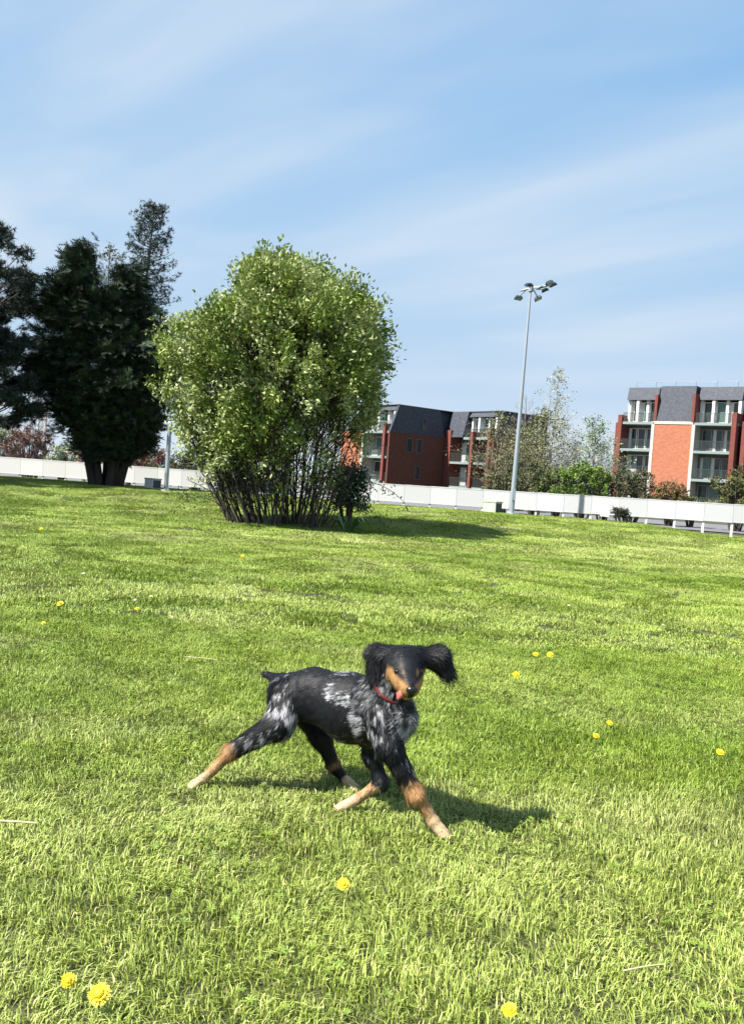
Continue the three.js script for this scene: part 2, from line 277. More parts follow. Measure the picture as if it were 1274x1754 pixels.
    // second, stepped-back block
    part('wall', wbox(0.0, 7.4, 0, 6.7, -17, -10.0), inner, b); part('flank_wall', wbox(7.4, 7.7, 0, 6.7, -17, -8.4), brown, b);  // this flank too has its shade in the brick colour
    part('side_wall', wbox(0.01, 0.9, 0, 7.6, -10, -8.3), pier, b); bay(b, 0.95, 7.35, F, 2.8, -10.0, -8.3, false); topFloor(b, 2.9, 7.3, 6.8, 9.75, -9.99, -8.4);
    part('roof_slope', prism([[-11, 6.8], [-8.4, 6.8], [-9.2, 9.75], [-11, 9.75]], 0.02, 2.7), slate, b);
    part('roof_core', wbox(0.0, 7.5, 6.7, 9.6, -17, -10.6), slate, b); part('flank_slope', prism([[-17, 6.7], [-8.6, 6.7], [-9.6, 9.7], [-17, 9.7]], 7.35, 7.65), slate, b);
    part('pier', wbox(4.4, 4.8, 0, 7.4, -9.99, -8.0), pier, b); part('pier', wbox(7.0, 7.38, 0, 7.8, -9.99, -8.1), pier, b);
    part('roof_deck', box(0, 7.7, 9.76, 9.84, -17, -9.4), roofTop, b);
  }
}

// ---------------------------------------------------------------- floodlight mast, post, cabinets
{
  const galv = std(0.34, 0.38, 0.42, 0.45, { metalness: 0.35 }), dark = std(0.05, 0.075, 0.085, 0.5, { metalness: 0.2 }), lens = std(0.30, 0.36, 0.38, 0.15);
  const x = 4.86, z = -31, y = groundH(x, z), m = thing('floodlight_mast', 'tall slim grey floodlight mast with lamp heads on top', 'floodlight', [x, y, z]);
  const top = 8.2 - y; m.rotation.z = -0.6 * RAD;
  part('pole', new THREE.CylinderGeometry(0.034, 0.095, top + 0.3, 16).translate(0, top / 2 - 0.15, 0), galv, m);
  part('base_plate', new THREE.CylinderGeometry(0.2, 0.22, 0.05, 12).translate(0, 0.025, 0), galv, m);
  part('access_door', box(-0.05, 0.05, 0.5, 0.9, 0.1, 0.135), galv, m);
  const a = new Soup(), P = [[-0.34, -0.22, -0.42], [-0.14, 0.06, 0.42], [0.34, -0.18, -0.42], [0.50, 0.04, -0.05], [0.54, 0.19, 0.40], [0.72, 0.20, 0.15]];
  a.tube([V(0, top - 0.06, 0), V(0, top + 0.12, 0)], [0.085, 0.085], 10); a.tube([V(-0.3, top + 0.0, -0.3), V(0, top + 0.06, 0), V(0.62, top + 0.16, 0.2)], [0.03, 0.03, 0.03], 6);
  for (const [px, py, pz] of P) a.tube([V(px * 0.35, top + 0.04, pz * 0.3), V(px, top + py + 0.02, pz)], [0.025, 0.02], 5); part('crossarm', a.geo(), galv, m);
  for (const [i, [px, py, pz]] of P.entries()) {
    const f = part('lamp_head', mergeGeometries([box(-0.15, 0.15, -0.045, 0.045, -0.11, 0.11), box(-0.10, 0.10, 0.045, 0.085, -0.07, 0.07), box(-0.17, 0.17, -0.055, -0.035, -0.13, 0.13)]), dark, m);
    f.position.set(px, top + py, pz); f.scale.setScalar(0.78); f.rotation.set((i % 2 ? 0.35 : -0.3), (px < 0 ? 0.3 : -0.4) + i * 0.1, px < 0 ? 0.05 : 0.5);
    part('lens', box(-0.14, 0.14, -0.058, -0.0555, -0.10, 0.10), lens, f);
  }
  const px = -7.0, pz = -30, py = groundH(px, pz), g = thing('metal_post', 'plain grey metal post standing behind the left edge of the big bush', 'post', [px, py, pz]);
  part('pole', new THREE.CylinderGeometry(0.07, 0.08, 2.3, 12).translate(0, 1.13, 0), galv, g); part('cap', new THREE.CylinderGeometry(0.06, 0.1, 0.06, 12).translate(0, 2.31, 0), galv, g); part('base_plate', new THREE.CylinderGeometry(0.17, 0.18, 0.04, 12).translate(0, 0.02, 0), galv, g);
  const boxM = std(0.46, 0.56, 0.40, 0.6), lidM = std(0.36, 0.46, 0.32, 0.6), shadeM = std(0.04, 0.05, 0.05, 0.6);
  function cabinet(label, cx, cz, s, w2, mat) {
    const cy = groundH(cx, cz), b = thing('utility_cabinet', label, 'cabinet', [cx, cy, cz], -40 * RAD, 'low utility cabinets by the barrier');
    part('body', box(-0.26 * s, 0.26 * s, -0.04, 0.36 * s, -0.2 * w2, 0.2 * w2), mat, b); part('lid', box(-0.285 * s, 0.285 * s, 0.36 * s, 0.40 * s, -0.22 * w2, 0.22 * w2), lidM, b); part('door', box(-0.2 * s, 0.2 * s, 0.03, 0.31 * s, 0.2 * w2, 0.2 * w2 + 0.015), mat, b);
    part('painted_shade_side', box(0.26 * s, 0.26 * s + 0.02, 0.03, 0.33 * s, -0.17 * w2, 0.17 * w2), shadeM, b);  // dark sheet painted as the shade on the cabinet side away from the sun
  }
  cabinet('low pale green utility cabinet beside the foot of the floodlight mast', 4.12, -30.6, 1.0, 1.0, boxM);
  cabinet('small whitish utility cabinet on the lawn between conifer trunk and grey post', -7.75, -31.2, 0.9, 0.9, std(0.62, 0.64, 0.6, 0.6));
  const sx = 7.95, sz = -30.4, s = thing('marker_board', 'small white board on two short legs beside the little dark shrub', 'board', [sx, groundH(sx, sz), sz], -0.2);
  part('board', box(-0.15, 0.15, 0.16, 0.34, -0.015, 0.015), std(0.78, 0.78, 0.78, 0.5), s); for (const q of [-0.11, 0.11]) part('leg', box(q - 0.012, q + 0.012, -0.05, 0.16, -0.012, 0.012), galv, s);
}

// ---------------------------------------------------------------- vegetation
const bark = (r, g, b) => std(r, g, b, 0.95);
const leafMat = (t) => new THREE.MeshPhysicalMaterial({ roughness: 0.6, transmission: t, thickness: 0, side: THREE.DoubleSide, specularIntensity: 0.6 });
const plainLeaf = new THREE.MeshStandardMaterial({ roughness: 0.75, side: THREE.DoubleSide });
function leafGeo(l = 1, w = 0.55) { const s = new Soup(), c = [1, 1, 1]; s.v(0, 0, 0, c); s.v(-w * 0.45, 0.07, l * 0.35, c); s.v(w * 0.45, 0.07, l * 0.35, c); s.v(0, 0.0, l * 0.42, c); s.v(-w * 0.28, 0.03, l * 0.75, c); s.v(w * 0.28, 0.03, l * 0.75, c); s.v(0, -0.08, l, c); s.i.push(0, 1, 3, 0, 3, 2, 1, 4, 3, 3, 5, 2, 4, 6, 3, 3, 6, 5); return s.geo(); }
function sprayGeo(seed, n = 13, len = 1, wide = 0.5, drop = 0.25) {   // a feathery conifer spray: many narrow leaflets along a bent rib
  const r = rng(seed), s = new Soup();
  for (let k = 0; k < n; k++) { const t = (k + 0.5) / n, sd = k & 1 ? 1 : -1, y = -drop * t * t, l = wide * (1 - 0.75 * t) * (0.7 + 0.6 * r()), ez = t * len + l * 0.7, ex = sd * l, ey = y + (r() - 0.35) * 0.22; s.tri([0, y, t * len - 0.05], [0, y, t * len + 0.09], [ex, ey, ez]); }
  s.tri([-0.05, -drop * 0.4, 0.6 * len], [0.05, -drop * 0.4, 0.6 * len], [0, -drop * 1.2, len * 1.25]); return s.geo();
}
function tuftGeo(seed, n = 16) { const r = rng(seed), s = new Soup(); for (let k = 0; k < n; k++) { const a = r() * 6.28, e = r() * 1.5 - 0.25, l = 0.7 + 0.5 * r(), d = [Math.cos(a) * Math.cos(e) * l, Math.sin(e) * l, Math.sin(a) * Math.cos(e) * l], q = a + 1.57; s.tri([Math.cos(q) * 0.07, 0, Math.sin(q) * 0.07], [-Math.cos(q) * 0.07, 0, -Math.sin(q) * 0.07], d); } return s.geo(); }
const LEAF = leafGeo(), SPRAY = [sprayGeo(1), sprayGeo(2, 11, 1, 0.6, 0.1)], TUFT = tuftGeo(5);
const ZP = V(0, 0, 1);
function place(p, dir, roll, s) { const q = new THREE.Quaternion().setFromUnitVectors(ZP, dir.clone().normalize()); q.multiply(new THREE.Quaternion().setFromAxisAngle(ZP, roll)); return new THREE.Matrix4().compose(p, q, V(s, s, s)); }
const rdir = (r) => { const z = r() * 2 - 1, a = r() * 6.283, q = Math.sqrt(1 - z * z); return V(q * Math.cos(a), z, q * Math.sin(a)); };
function curve(a, b, bend, n = 7) { const m = a.clone().lerp(b, 0.5).add(bend), out = []; for (let k = 0; k <= n; k++) { const t = k / n; out.push(V(0, 0, 0).addScaledVector(a, (1 - t) * (1 - t)).addScaledVector(m, 2 * t * (1 - t)).addScaledVector(b, t * t)); } return out; }
const taper = (n, a, b) => Array.from({ length: n + 1 }, (_, k) => mix(a, b, k / n));

// the big spring bush
{
  const bx = -2.15, bz = -21.2, by = groundH(bx, bz), r = rng(404);
  const b = thing('bush', 'big round light green bush with many bare stems in the middle of the lawn', 'bush', [bx, by, bz]);
  const stemM = bark(0.055, 0.046, 0.036), stemL = bark(0.13, 0.11, 0.085), twig = new Soup(), leaves = [];
  // outline of the crown in the bush's own axes: centre height 3.95, wider at mid height, top leaning left
  const C = V(-0.40, 3.75, 0);
  const prof = [[0.70, -1.9, 1.5], [1.40, -2.68, 1.83], [2.07, -2.9, 2.05], [2.63, -3.02, 2.25], [3.33, -3.2, 2.55], [4.02, -3.30, 2.60], [4.60, -3.05, 2.55], [5.15, -2.2, 2.35], [5.68, -1.70, 2.0], [6.05, -1.45, 1.05], [6.32, -1.30, 0.45], [6.65, -0.72, -0.40]];
  const at = (h) => { let i = 0; while (i < prof.length - 2 && prof[i + 1][0] < h) i++; const t = Math.min(1, Math.max(0, (h - prof[i][0]) / (prof[i + 1][0] - prof[i][0]))); return [mix(prof[i][1], prof[i + 1][1], t), mix(prof[i][2], prof[i + 1][2], t)]; };
  const clumps = [];
  for (let k = 0; k < 1500; k++) {
    const h = 0.8 + 5.75 * Math.pow(r(), 0.8), [l, rt] = at(h), hw = (rt - l) / 2, a = r() * 6.283, f = Math.pow(r(), 0.36), n = 0.66 + 0.58 * fbm(Math.cos(a) * 2.2 + 5, h * 1.15, Math.sin(a) * 2.2, 3);
    const p = V((l + rt) / 2 * 0.95 + Math.cos(a) * hw * 0.94 * f * Math.min(1.04, n), h > 3.5 ? 3.5 + (h - 3.5) * 0.86 : h, Math.sin(a) * Math.min(hw, 2.5) * f * Math.min(1.04, n));
    const low = ss(1.3, 3.3, p.y + (p.x < 0.2 ? 0.95 : -0.25) * Math.min(1, Math.abs(p.x - 0.2)));        // foliage thins out low down, more so on the right
    if (r() > 0.42 + 0.58 * low) continue;
    clumps.push([p, f, low]);
    if (low > 0.9 && f > 0.93 && r() < 0.35) clumps.push([p.clone().add(V(Math.cos(a) * 0.2, 0.24, Math.sin(a) * 0.2)), f, 0.35]);   // shoots standing out of the outline
  }
  const light = [[0.235, 0.310, 0.060], [0.310, 0.380, 0.120], [0.165, 0.235, 0.040], [0.400, 0.450, 0.210]];
  for (const [p, f, low] of clumps) {
    const n = Math.round(mix(34, 78, low)), out = p.clone().sub(C).normalize(), tone = light[Math.floor(r() * 4)], sg = 0.11 + 0.07 * r();
    const base = V(p.x * 0.55, Math.max(0.5, p.y - 0.7 - 0.5 * r()), p.z * 0.55);
    twig.tube(curve(base, p, V((r() - 0.5) * 0.2, 0.1, (r() - 0.5) * 0.2), 4), taper(4, 0.012, 0.004), 4);
    for (let k = 0; k < n; k++) {
      const o = V(r() + r() - 1, (r() + r() - 1) * 1.1, r() + r() - 1).multiplyScalar(sg * 2.0), dir = rdir(r).multiplyScalar(0.8).add(out.clone().multiplyScalar(0.5)).add(V(0.25, 0.35, 0));
      const v = 0.78 + 0.44 * r(); leaves.push([place(p.clone().add(o), dir, (r() + r() - 1) * 1.5, 0.070 + 0.055 * r()), [tone[0] * v, tone[1] * v, tone[2] * v]]);
    }
  }
  copies('crown', LEAF, leafMat(0.28), leaves, b);
  part('twigs', twig.geo(), stemM, b, 'stuff');
  for (let k = 0; k < 120; k++) {
    const a = r() * 6.283, q = Math.sqrt(r()), p0 = V(-0.05 + Math.cos(a) * q * 1.25, -0.1, Math.sin(a) * q * 0.75), spread = 1.5 + 0.5 * r(), p1 = V(p0.x * spread - 0.25 + (r() - 0.5) * 0.9, 2.2 + 1.9 * r(), p0.z * spread + (r() - 0.5) * 0.9);
    if (r() < 0.12) p1.y = 1.4 + r();
    const s = new Soup(), pts = curve(p0, p1, V(p0.x * 0.25 + (r() - 0.5) * 0.35, -0.1, (r() - 0.5) * 0.35), 9); for (const p of pts) { p.x += (r() - 0.5) * 0.04; p.z += (r() - 0.5) * 0.04; }
    const w = 0.009 + 0.017 * r(); s.tube(pts, taper(9, w, w * 0.4), 5); for (const t of [2, 3, 4, 5, 6]) { const e = rdir(r); e.y = Math.abs(e.y) * 0.8 + 0.2; s.tube(curve(pts[t], pts[t].clone().addScaledVector(e, 0.5 + 0.4 * r()), V(0, 0.05, 0), 3), taper(3, w * 0.5, 0.004), 4); }
    part('stem', s.geo(), r() < 0.3 ? stemL : stemM, b);
  }
  // a few branches arching down to the grass at either side, with sparse leaves
  const arch = [[[1.0, 0.3, 0.4], [2.5, 0.15, 0.6], 0.9], [[1.1, 0.8, 0.3], [2.9, 0.75, 0.4], 0.8], [[0.9, 0.4, 0.5], [2.2, 0.55, 0.8], 0.9], [[-1.1, 0.2, 0.2], [-2.9, 0.55, -0.4], 0.35], [[-1.2, 0.4, 0.2], [-2.5, 0.25, 0.1], 0.5]], al = [];
  for (const [p, q, up] of arch) { const s = new Soup(), pts = curve(V(...p), V(...q), V(0, up, 0), 9); s.tube(pts, taper(9, 0.017, 0.005), 5); part('stem', s.geo(), stemM, b); for (let k = 0; k < 60; k++) { const t = 4 + Math.floor(r() * 6); al.push([place(pts[t].clone().add(V((r() - 0.5) * 0.35, (r() - 0.5) * 0.35, (r() - 0.5) * 0.35)), rdir(r), r() * 6, 0.06 + 0.03 * r()), [0.10, 0.15, 0.035]]); } }
  copies('low_leaves', LEAF, plainLeaf, al, b);
}

// generic shrub: short stems and many leaves in an uneven mound
function shrub(name, label, cat, [x, z], rx, h, rz, tones, count, ls, seed, o = {}) {
  const y = o.y ?? groundH(x, z), r = rng(seed), b = thing(name, label, cat, [x, y, z], 0, o.group), s = new Soup(), L = [];
  const nst = o.stems ?? 14, stemCol = o.stem ?? [0.08, 0.065, 0.05];
  for (let k = 0; k < nst; k++) { const a = r() * 6.28, q = r(); const p1 = V(Math.cos(a) * rx * 0.8 * q, h * (0.55 + 0.4 * r()), Math.sin(a) * rz * 0.8 * q), p0 = V(p1.x * 0.25, -0.1, p1.z * 0.25), pts = curve(p0, p1, V(0, -0.05, 0), 5); s.tube(pts, taper(5, 0.03 + 0.01 * h, 0.008), 4); for (let j = 0; j < (o.twigs ?? 3); j++) { const e = rdir(r); e.y = Math.abs(e.y) + 0.2; const t = 2 + Math.floor(r() * 4); s.tube([pts[t], pts[t].clone().addScaledVector(e, h * (0.16 + 0.2 * r()))], [0.014, 0.005], 3); } }
  part('stems', s.geo(), bark(...stemCol), b, 'stuff');
  const nc = Math.max(12, Math.round(count / 26));
  for (let k = 0; k < nc; k++) {
    const d = rdir(r); if (d.y < -0.6) d.y *= -1; const n = 0.72 + 0.5 * fbm(d.x * 2 + seed, d.y * 2, d.z * 2, 3), f = Math.pow(r(), 0.4);
    const p = V(d.x * rx * n * f, h * 0.5 + d.y * h * 0.5 * n * f, d.z * rz * n * f); if (p.y < 0.05) continue; const tone = tones[Math.floor(r() * tones.length)], sg = ls * (o.loose ?? 2.2);
    for (let j = 0; j < count / nc; j++) { const v = 0.75 + 0.5 * r(); for (let e2 = 0; e2 < 2; e2++) L.push([place(p.clone().add(V((r() + r() - 1) * sg, (r() + r() - 1) * sg, (r() + r() - 1) * sg)), rdir(r).add(V(d.x * 0.5, 0.4, d.z * 0.5)), r() * 6.28, ls * (0.8 + 0.9 * r())), tone.map((t) => t * v)]); }
  }
  copies('crown', o.geo || LEAF, plainLeaf, L, b); return b;
}
// generic bare or thinly leaved tree
function twigTree(name, label, cat, [x, z], h, spread, barkCol, seed, o = {}) {
  const y = o.y ?? groundH(x, z), r = rng(seed), b = thing(name, label, cat, [x, y, z], 0, o.group), trunk = new Soup(), limbs = new Soup(), L = [], mat = bark(...barkCol);
  const tp = curve(V(0, -0.15, 0), V((r() - 0.5) * h * 0.06, h, (r() - 0.5) * h * 0.06), V((r() - 0.5) * 0.3, 0, 0), 12), w = o.w ?? h * 0.014; trunk.tube(tp, taper(12, w, 0.012), 7);
  const leafAt = (p) => { if (!o.leaf) return; for (let j = 0; j < o.leaf.n; j++) { const v = 0.75 + 0.5 * r(), t = o.leaf.tones[Math.floor(r() * o.leaf.tones.length)]; L.push([place(p.clone().add(V((r() - 0.5) * o.leaf.sg, (r() - 0.5) * o.leaf.sg, (r() - 0.5) * o.leaf.sg)), rdir(r), r() * 6.28, o.leaf.s * (0.6 + 0.8 * r())), t.map((q) => q * v)]); } };
  const grow = (p, d, len, rad, lev) => { const e = p.clone().addScaledVector(d, len), pts = curve(p, e, V((r() - 0.5) * len * 0.25, len * 0.08, (r() - 0.5) * len * 0.25), 4); limbs.tube(pts, taper(4, rad, rad * 0.45), lev ? 3 : 4); if (lev >= (o.levels ?? 2)) { leafAt(e); leafAt(pts[2]); return; } const n = o.kids ?? 4; for (let k = 0; k < n; k++) { const t = 1 + Math.floor(r() * 4), nd = d.clone().multiplyScalar(0.8).add(rdir(r).multiplyScalar(0.75)); nd.y += o.up ?? 0.25; grow(pts[t], nd.normalize(), len * (0.45 + 0.3 * r()), rad * 0.5, lev + 1); } };
  const nb = o.branches ?? 26;
  for (let k = 0; k < nb; k++) { const t = mix(o.from ?? 0.25, 0.98, k / nb), i = t * 12, p = tp[Math.floor(i)].clone().lerp(tp[Math.min(12, Math.floor(i) + 1)], i % 1), a = k * 2.4 + r(), up = o.rise ?? 0.7, d = V(Math.cos(a), up, Math.sin(a)).normalize(); grow(p, d, spread * (o.shape ? o.shape(t) : (1.1 - t)) * (0.7 + 0.5 * r()), Math.max(0.009, w * 0.42 * (1.1 - t)), 0); }
  part('trunk', trunk.geo(), mat, b); part('limbs', limbs.geo(), mat, b, 'stuff'); if (L.length) copies('crown', o.geo || LEAF, plainLeaf, L, b); return b;
}

// dark many-stemmed conifer
{
  const x = -9.3, z = -31.0, y = groundH(x, z), r = rng(9), b = thing('conifer_tree', 'large dense near-black conifer with a flared cluster of trunks', 'tree', [x, y, z]), tm = bark(0.035, 0.028, 0.024), tl = bark(0.12, 0.105, 0.09);
  for (let k = 0; k < 11; k++) { const a = k / 11 * 6.28 + r() * 0.4, q = k < 2 ? 0.05 : 0.20 + 0.2 * r(), e = 1.0 + 1.3 * r(), s = new Soup(), p0 = V(Math.cos(a) * q * 1.2, -0.15, Math.sin(a) * q), p1 = V(Math.cos(a) * e * 0.85, 2.9 + 1.3 * r(), Math.sin(a) * e * 0.4 - 0.2), pts = curve(p0, p1, V(-Math.cos(a) * 0.2, -0.3, 0), 9); s.tube(pts, taper(9, 0.12 + 0.07 * r(), 0.05), 8); part('trunk', s.geo(), k === 6 ? tl : tm, b); }
  // half-width against height, left and right of the trunk
  const prof = [[0.35, -0.3, 0.3], [0.9, -0.55, 0.6], [1.5, -1.0, 1.15], [2.1, -1.7, 1.6], [2.9, -2.35, 1.95], [4.2, -2.6, 1.85], [5.4, -2.65, 1.55], [6.2, -2.45, 1.15], [6.9, -2.1, 0.75], [7.5, -1.8, 0.5], [8.1, -1.5, -0.4]];
  const at = (h) => { let i = 0; while (i < prof.length - 2 && prof[i + 1][0] < h) i++; const t = Math.min(1, Math.max(0, (h - prof[i][0]) / (prof[i + 1][0] - prof[i][0]))); return [mix(prof[i][1], prof[i + 1][1], t), mix(prof[i][2], prof[i + 1][2], t)]; };
  const L = [[], []], tones = [[0.018, 0.036, 0.018], [0.028, 0.052, 0.024], [0.012, 0.024, 0.014], [0.044, 0.074, 0.034]];
  for (let k = 0; k < 1900; k++) {
    const h = 1.0 + 7.0 * r(), [l, rt] = at(h), cx = (l + rt) / 2, hw = (rt - l) / 2, a = r() * 6.28, f = Math.pow(r(), 0.32), nf = fbm(Math.cos(a) * 2.4 + 3, h * 1.5, Math.sin(a) * 2.4, 3), n = mix(0.55 + 0.85 * nf, 0.05 + 1.75 * nf, ss(3.6, 6.2, h));
    const px0 = cx + Math.cos(a) * hw * f * n; if (h > 5.9 && Math.abs(px0 + 0.45) < 0.30 * (h - 5.9) * (0.6 + 0.8 * nf)) continue;
    const p = V(px0 + (f > 0.9 && r() < 0.25 ? Math.cos(a) * 0.35 : 0), h + (h > 6.8 && f < 0.6 && r() < 0.4 ? 0.5 * r() : 0), Math.sin(a) * hw * 0.62 * f * n), out = V(Math.cos(a), 0.35, Math.sin(a)), tone = tones[Math.floor(r() * 4)];
    for (let j = 0; j < 9; j++) { const v = 0.7 + 0.6 * r(), d = out.clone().add(rdir(r).multiplyScalar(0.8)); L[j & 1].push([place(p.clone().add(V((r() - 0.5) * 0.5, (r() - 0.5) * 0.45, (r() - 0.5) * 0.5)), d, (r() - 0.5) * 1.6, 0.22 + 0.22 * r()), tone.map((t) => t * v)]); }
  }
  L.forEach((l, i) => copies('crown', SPRAY[i], plainLeaf, l, b));
}
// thin conifer behind it
{
  const x = -10.85, z = -40, y = groundH(x, z), r = rng(14), b = thing('conifer_tree', 'tall thin see-through conifer rising behind the near-black conifer', 'tree', [x, y, z]), H = 12.9 - y, s = new Soup(), l = new Soup(), L = [], tones = [[0.020, 0.042, 0.030], [0.030, 0.055, 0.040], [0.016, 0.030, 0.024]];
  const tp = curve(V(-0.25, -0.15, 0), V(0.25, H, 0), V(-0.1, 0, 0), 14); s.tube(tp, taper(14, 0.17, 0.02), 8); part('trunk', s.geo(), bark(0.10, 0.09, 0.085), b);
  for (let k = 0; k < 170; k++) {
    const t = mix(0.40, 0.99, k / 170), i = t * 14, p = tp[Math.floor(i)].clone().lerp(tp[Math.min(14, Math.floor(i) + 1)], i % 1), a = k * 2.4 + r() * 0.8, len = (0.35 + 2.1 * Math.pow(1 - t, 0.62)) * (0.55 + 0.6 * r()), e = p.clone().add(V(Math.cos(a) * len, len * (0.05 + 0.35 * t), Math.sin(a) * len)), pts = curve(p, e, V(0, -len * 0.15, 0), 5);
    l.tube(pts, taper(5, 0.028, 0.008), 4); const bare = t < 0.62 ? 0.40 : 0.75; if (r() > bare + 0.2) continue;
    for (let j = 0; j < 13; j++) { const q = pts[3 + Math.floor(r() * 3)].clone().add(rdir(r).multiplyScalar(0.17)), tone = tones[Math.floor(r() * 3)]; L.push([place(q, rdir(r).add(V(Math.cos(a), 0.5, Math.sin(a))), r() * 6, 0.11 + 0.08 * r()), tone]); }
  }
  part('limbs', l.geo(), bark(0.09, 0.08, 0.075), b, 'stuff'); copies('crown', TUFT, plainLeaf, L, b);
}
// pine at the left edge
{
  const x = -14.3, z = -29, y = groundH(x, z), r = rng(31), b = thing('pine_tree', 'dark pine cut off by the left edge of the view', 'tree', [x, y, z]), s = new Soup(), l = new Soup(), L = [], tones = [[0.014, 0.026, 0.022], [0.022, 0.038, 0.030], [0.030, 0.048, 0.034]];
  const tp = curve(V(0, -0.15, 0), V(0.5, 8.0, 0), V(-0.2, 0, 0), 10); s.tube(tp, taper(10, 0.26, 0.06), 9); part('trunk', s.geo(), bark(0.08, 0.06, 0.05), b);
  const clumps = []; for (let k = 0; k < 230; k++) { const h = 1.9 + 6.2 * Math.pow(r(), 0.85), a = r() * 6.28, gap = h > 5.0 && h < 5.7 ? 0.6 : 1, R = (h < 4 ? 2.95 : h < 6 ? 2.6 : 2.75 * Math.sqrt(Math.max(0.05, 1 - ((h - 6) / 2.6) ** 2))) * gap, f = 0.35 + 0.65 * Math.pow(r(), 0.5); clumps.push(V(0.3 + Math.cos(a) * R * f, h, Math.sin(a) * R * f)); }
  for (const p of clumps) {
    const t = Math.min(9, Math.max(2, Math.floor((p.y - 0.8) / 0.85))); l.tube(curve(tp[t], p, V(0, -0.25, 0), 5), taper(5, 0.05, 0.012), 4); const sg = 0.32 + 0.2 * r();
    for (let j = 0; j < 80; j++) { const d = rdir(r), tone = tones[Math.floor(r() * 3)]; L.push([place(p.clone().add(V(d.x * sg, d.y * sg * 0.6, d.z * sg).multiplyScalar(Math.pow(r(), 0.5))), d.add(V(0, 0.6, 0)), r() * 6, 0.12 + 0.09 * r()), tone]); }
  }
  part('limbs', l.geo(), bark(0.06, 0.05, 0.045), b, 'stuff'); copies('crown', TUFT, plainLeaf, L, b);
}
twigTree('wispy_tree', 'thin half-bare tree whose wispy top shows above the near-black conifer', 'tree', [-11.4, -36.5], 9.9, 1.9, [0.10, 0.09, 0.075], 61, { from: 0.55, branches: 26, levels: 2, kids: 4, leaf: { n: 1, s: 0.10, sg: 0.3, tones: [[0.07, 0.10, 0.05], [0.14, 0.15, 0.10]] } });

// small evergreen and strap-leaved clump at the bush's right foot
shrub('evergreen_shrub', 'upright dark green shrub at the right foot of the big bush', 'shrub', [-0.62, -22.9], 0.50, 1.55, 0.45, [[0.022, 0.062, 0.040], [0.018, 0.045, 0.030], [0.035, 0.080, 0.045]], 2600, 0.06, 71, { stems: 12, loose: 4.2 });
{
  const x = -0.55, z = -20.6, r = rng(72), b = thing('strap_leaf_plant', 'clump of long arching green leaves at the bush foot', 'plant', [x, groundH(x, z), z]), gm = [std(0.06, 0.13, 0.045, 0.55), std(0.10, 0.18, 0.06, 0.55)];
  for (let k = 0; k < 34; k++) { const a = r() * 6.28, l = 0.35 + 0.35 * r(), w = 0.016 + 0.008 * r(), s = new Soup(), n = 6, pts = curve(V(Math.cos(a) * 0.1, -0.02, Math.sin(a) * 0.1), V(Math.cos(a) * (0.1 + l), 0.12 + 0.2 * r(), Math.sin(a) * (0.1 + l) * 0.8), V(0, l * 0.7, 0), n), c = [1, 1, 1]; let pv = null; pts.forEach((p, i) => { const ww = w * Math.sin(Math.PI * (0.15 + 0.85 * i / n)) + 0.002, q = [s.v(p.x - Math.sin(a) * ww, p.y, p.z + Math.cos(a) * ww, c), s.v(p.x + Math.sin(a) * ww, p.y, p.z - Math.cos(a) * ww, c)]; if (pv) s.i.push(pv[0], pv[1], q[0], pv[1], q[1], q[0]); pv = q; }); part('leaf', s.geo(), gm[k & 1], b); }
}
shrub('small_shrub', 'little round dark shrub in front of the white barrier', 'shrub', [8.42, -30.2], 0.30, 0.50, 0.3, [[0.020, 0.028, 0.018], [0.03, 0.04, 0.024]], 1300, 0.04, 73, { stems: 6 });

// behind the barrier, left
const BARE = 'bare pale trees far left beyond the barrier';
[[-24.6, -56, 9.2], [-22.9, -60, 8.6], [-21.6, -58, 9.6], [-20.4, -63, 8.4], [-19.2, -60, 7.6], [-18.0, -66, 8.2]].forEach(([x, z, h], i) => twigTree('poplar_tree', ['leftmost', 'second from left', 'third from left', 'fourth from left', 'fifth from left', 'rightmost'][i] + ' of the pale bare upright trees beyond the barrier at far left', 'tree', [x, z], h, 1.5, [0.34, 0.32, 0.30], 300 + i, { y: 0, from: 0.15, branches: 22, levels: 1, kids: 4, rise: 1.7, w: 0.10, group: BARE, shape: (t) => 1.1 - 0.6 * t }));
const BL = 'shrubs beyond the barrier left of the conifer';
shrub('blossom_shrub', 'white blossoming shrub over the barrier at the left edge', 'shrub', [-20.2, -47], 1.5, 3.4, 1.4, [[0.45, 0.47, 0.36], [0.20, 0.26, 0.12], [0.58, 0.58, 0.50]], 2600, 0.11, 81, { y: 0, group: BL, stems: 18 });
shrub('red_twig_shrub', 'red-brown twiggy shrub over the barrier left of the conifer', 'shrub', [-17.9, -46], 1.6, 2.7, 1.3, [[0.17, 0.09, 0.08], [0.24, 0.14, 0.12], [0.12, 0.08, 0.06]], 2200, 0.085, 82, { y: 0, group: BL, stems: 34, stem: [0.16, 0.09, 0.08], twigs: 6 });
shrub('blossom_shrub', 'pale green-white shrub just left of the conifer trunks', 'shrub', [-15.9, -45.2], 0.9, 2.1, 0.9, [[0.40, 0.44, 0.33], [0.22, 0.28, 0.15]], 1500, 0.09, 83, { y: 0, group: BL });
shrub('pink_shrub', 'faded pinkish shrub touching the conifer trunks on their left', 'shrub', [-14.3, -44.6], 1.2, 2.0, 1.0, [[0.36, 0.24, 0.20], [0.26, 0.20, 0.15], [0.30, 0.28, 0.18]], 1700, 0.09, 84, { y: 0, group: BL });
shrub('red_leaf_shrub', 'dull red shrub between the conifer trunks and the grey post', 'shrub', [-10.9, -43.6], 1.2, 2.1, 1.0, [[0.20, 0.07, 0.065], [0.15, 0.08, 0.06], [0.10, 0.12, 0.05]], 1900, 0.09, 85, { y: 0, group: BL, stem: [0.12, 0.07, 0.06] });
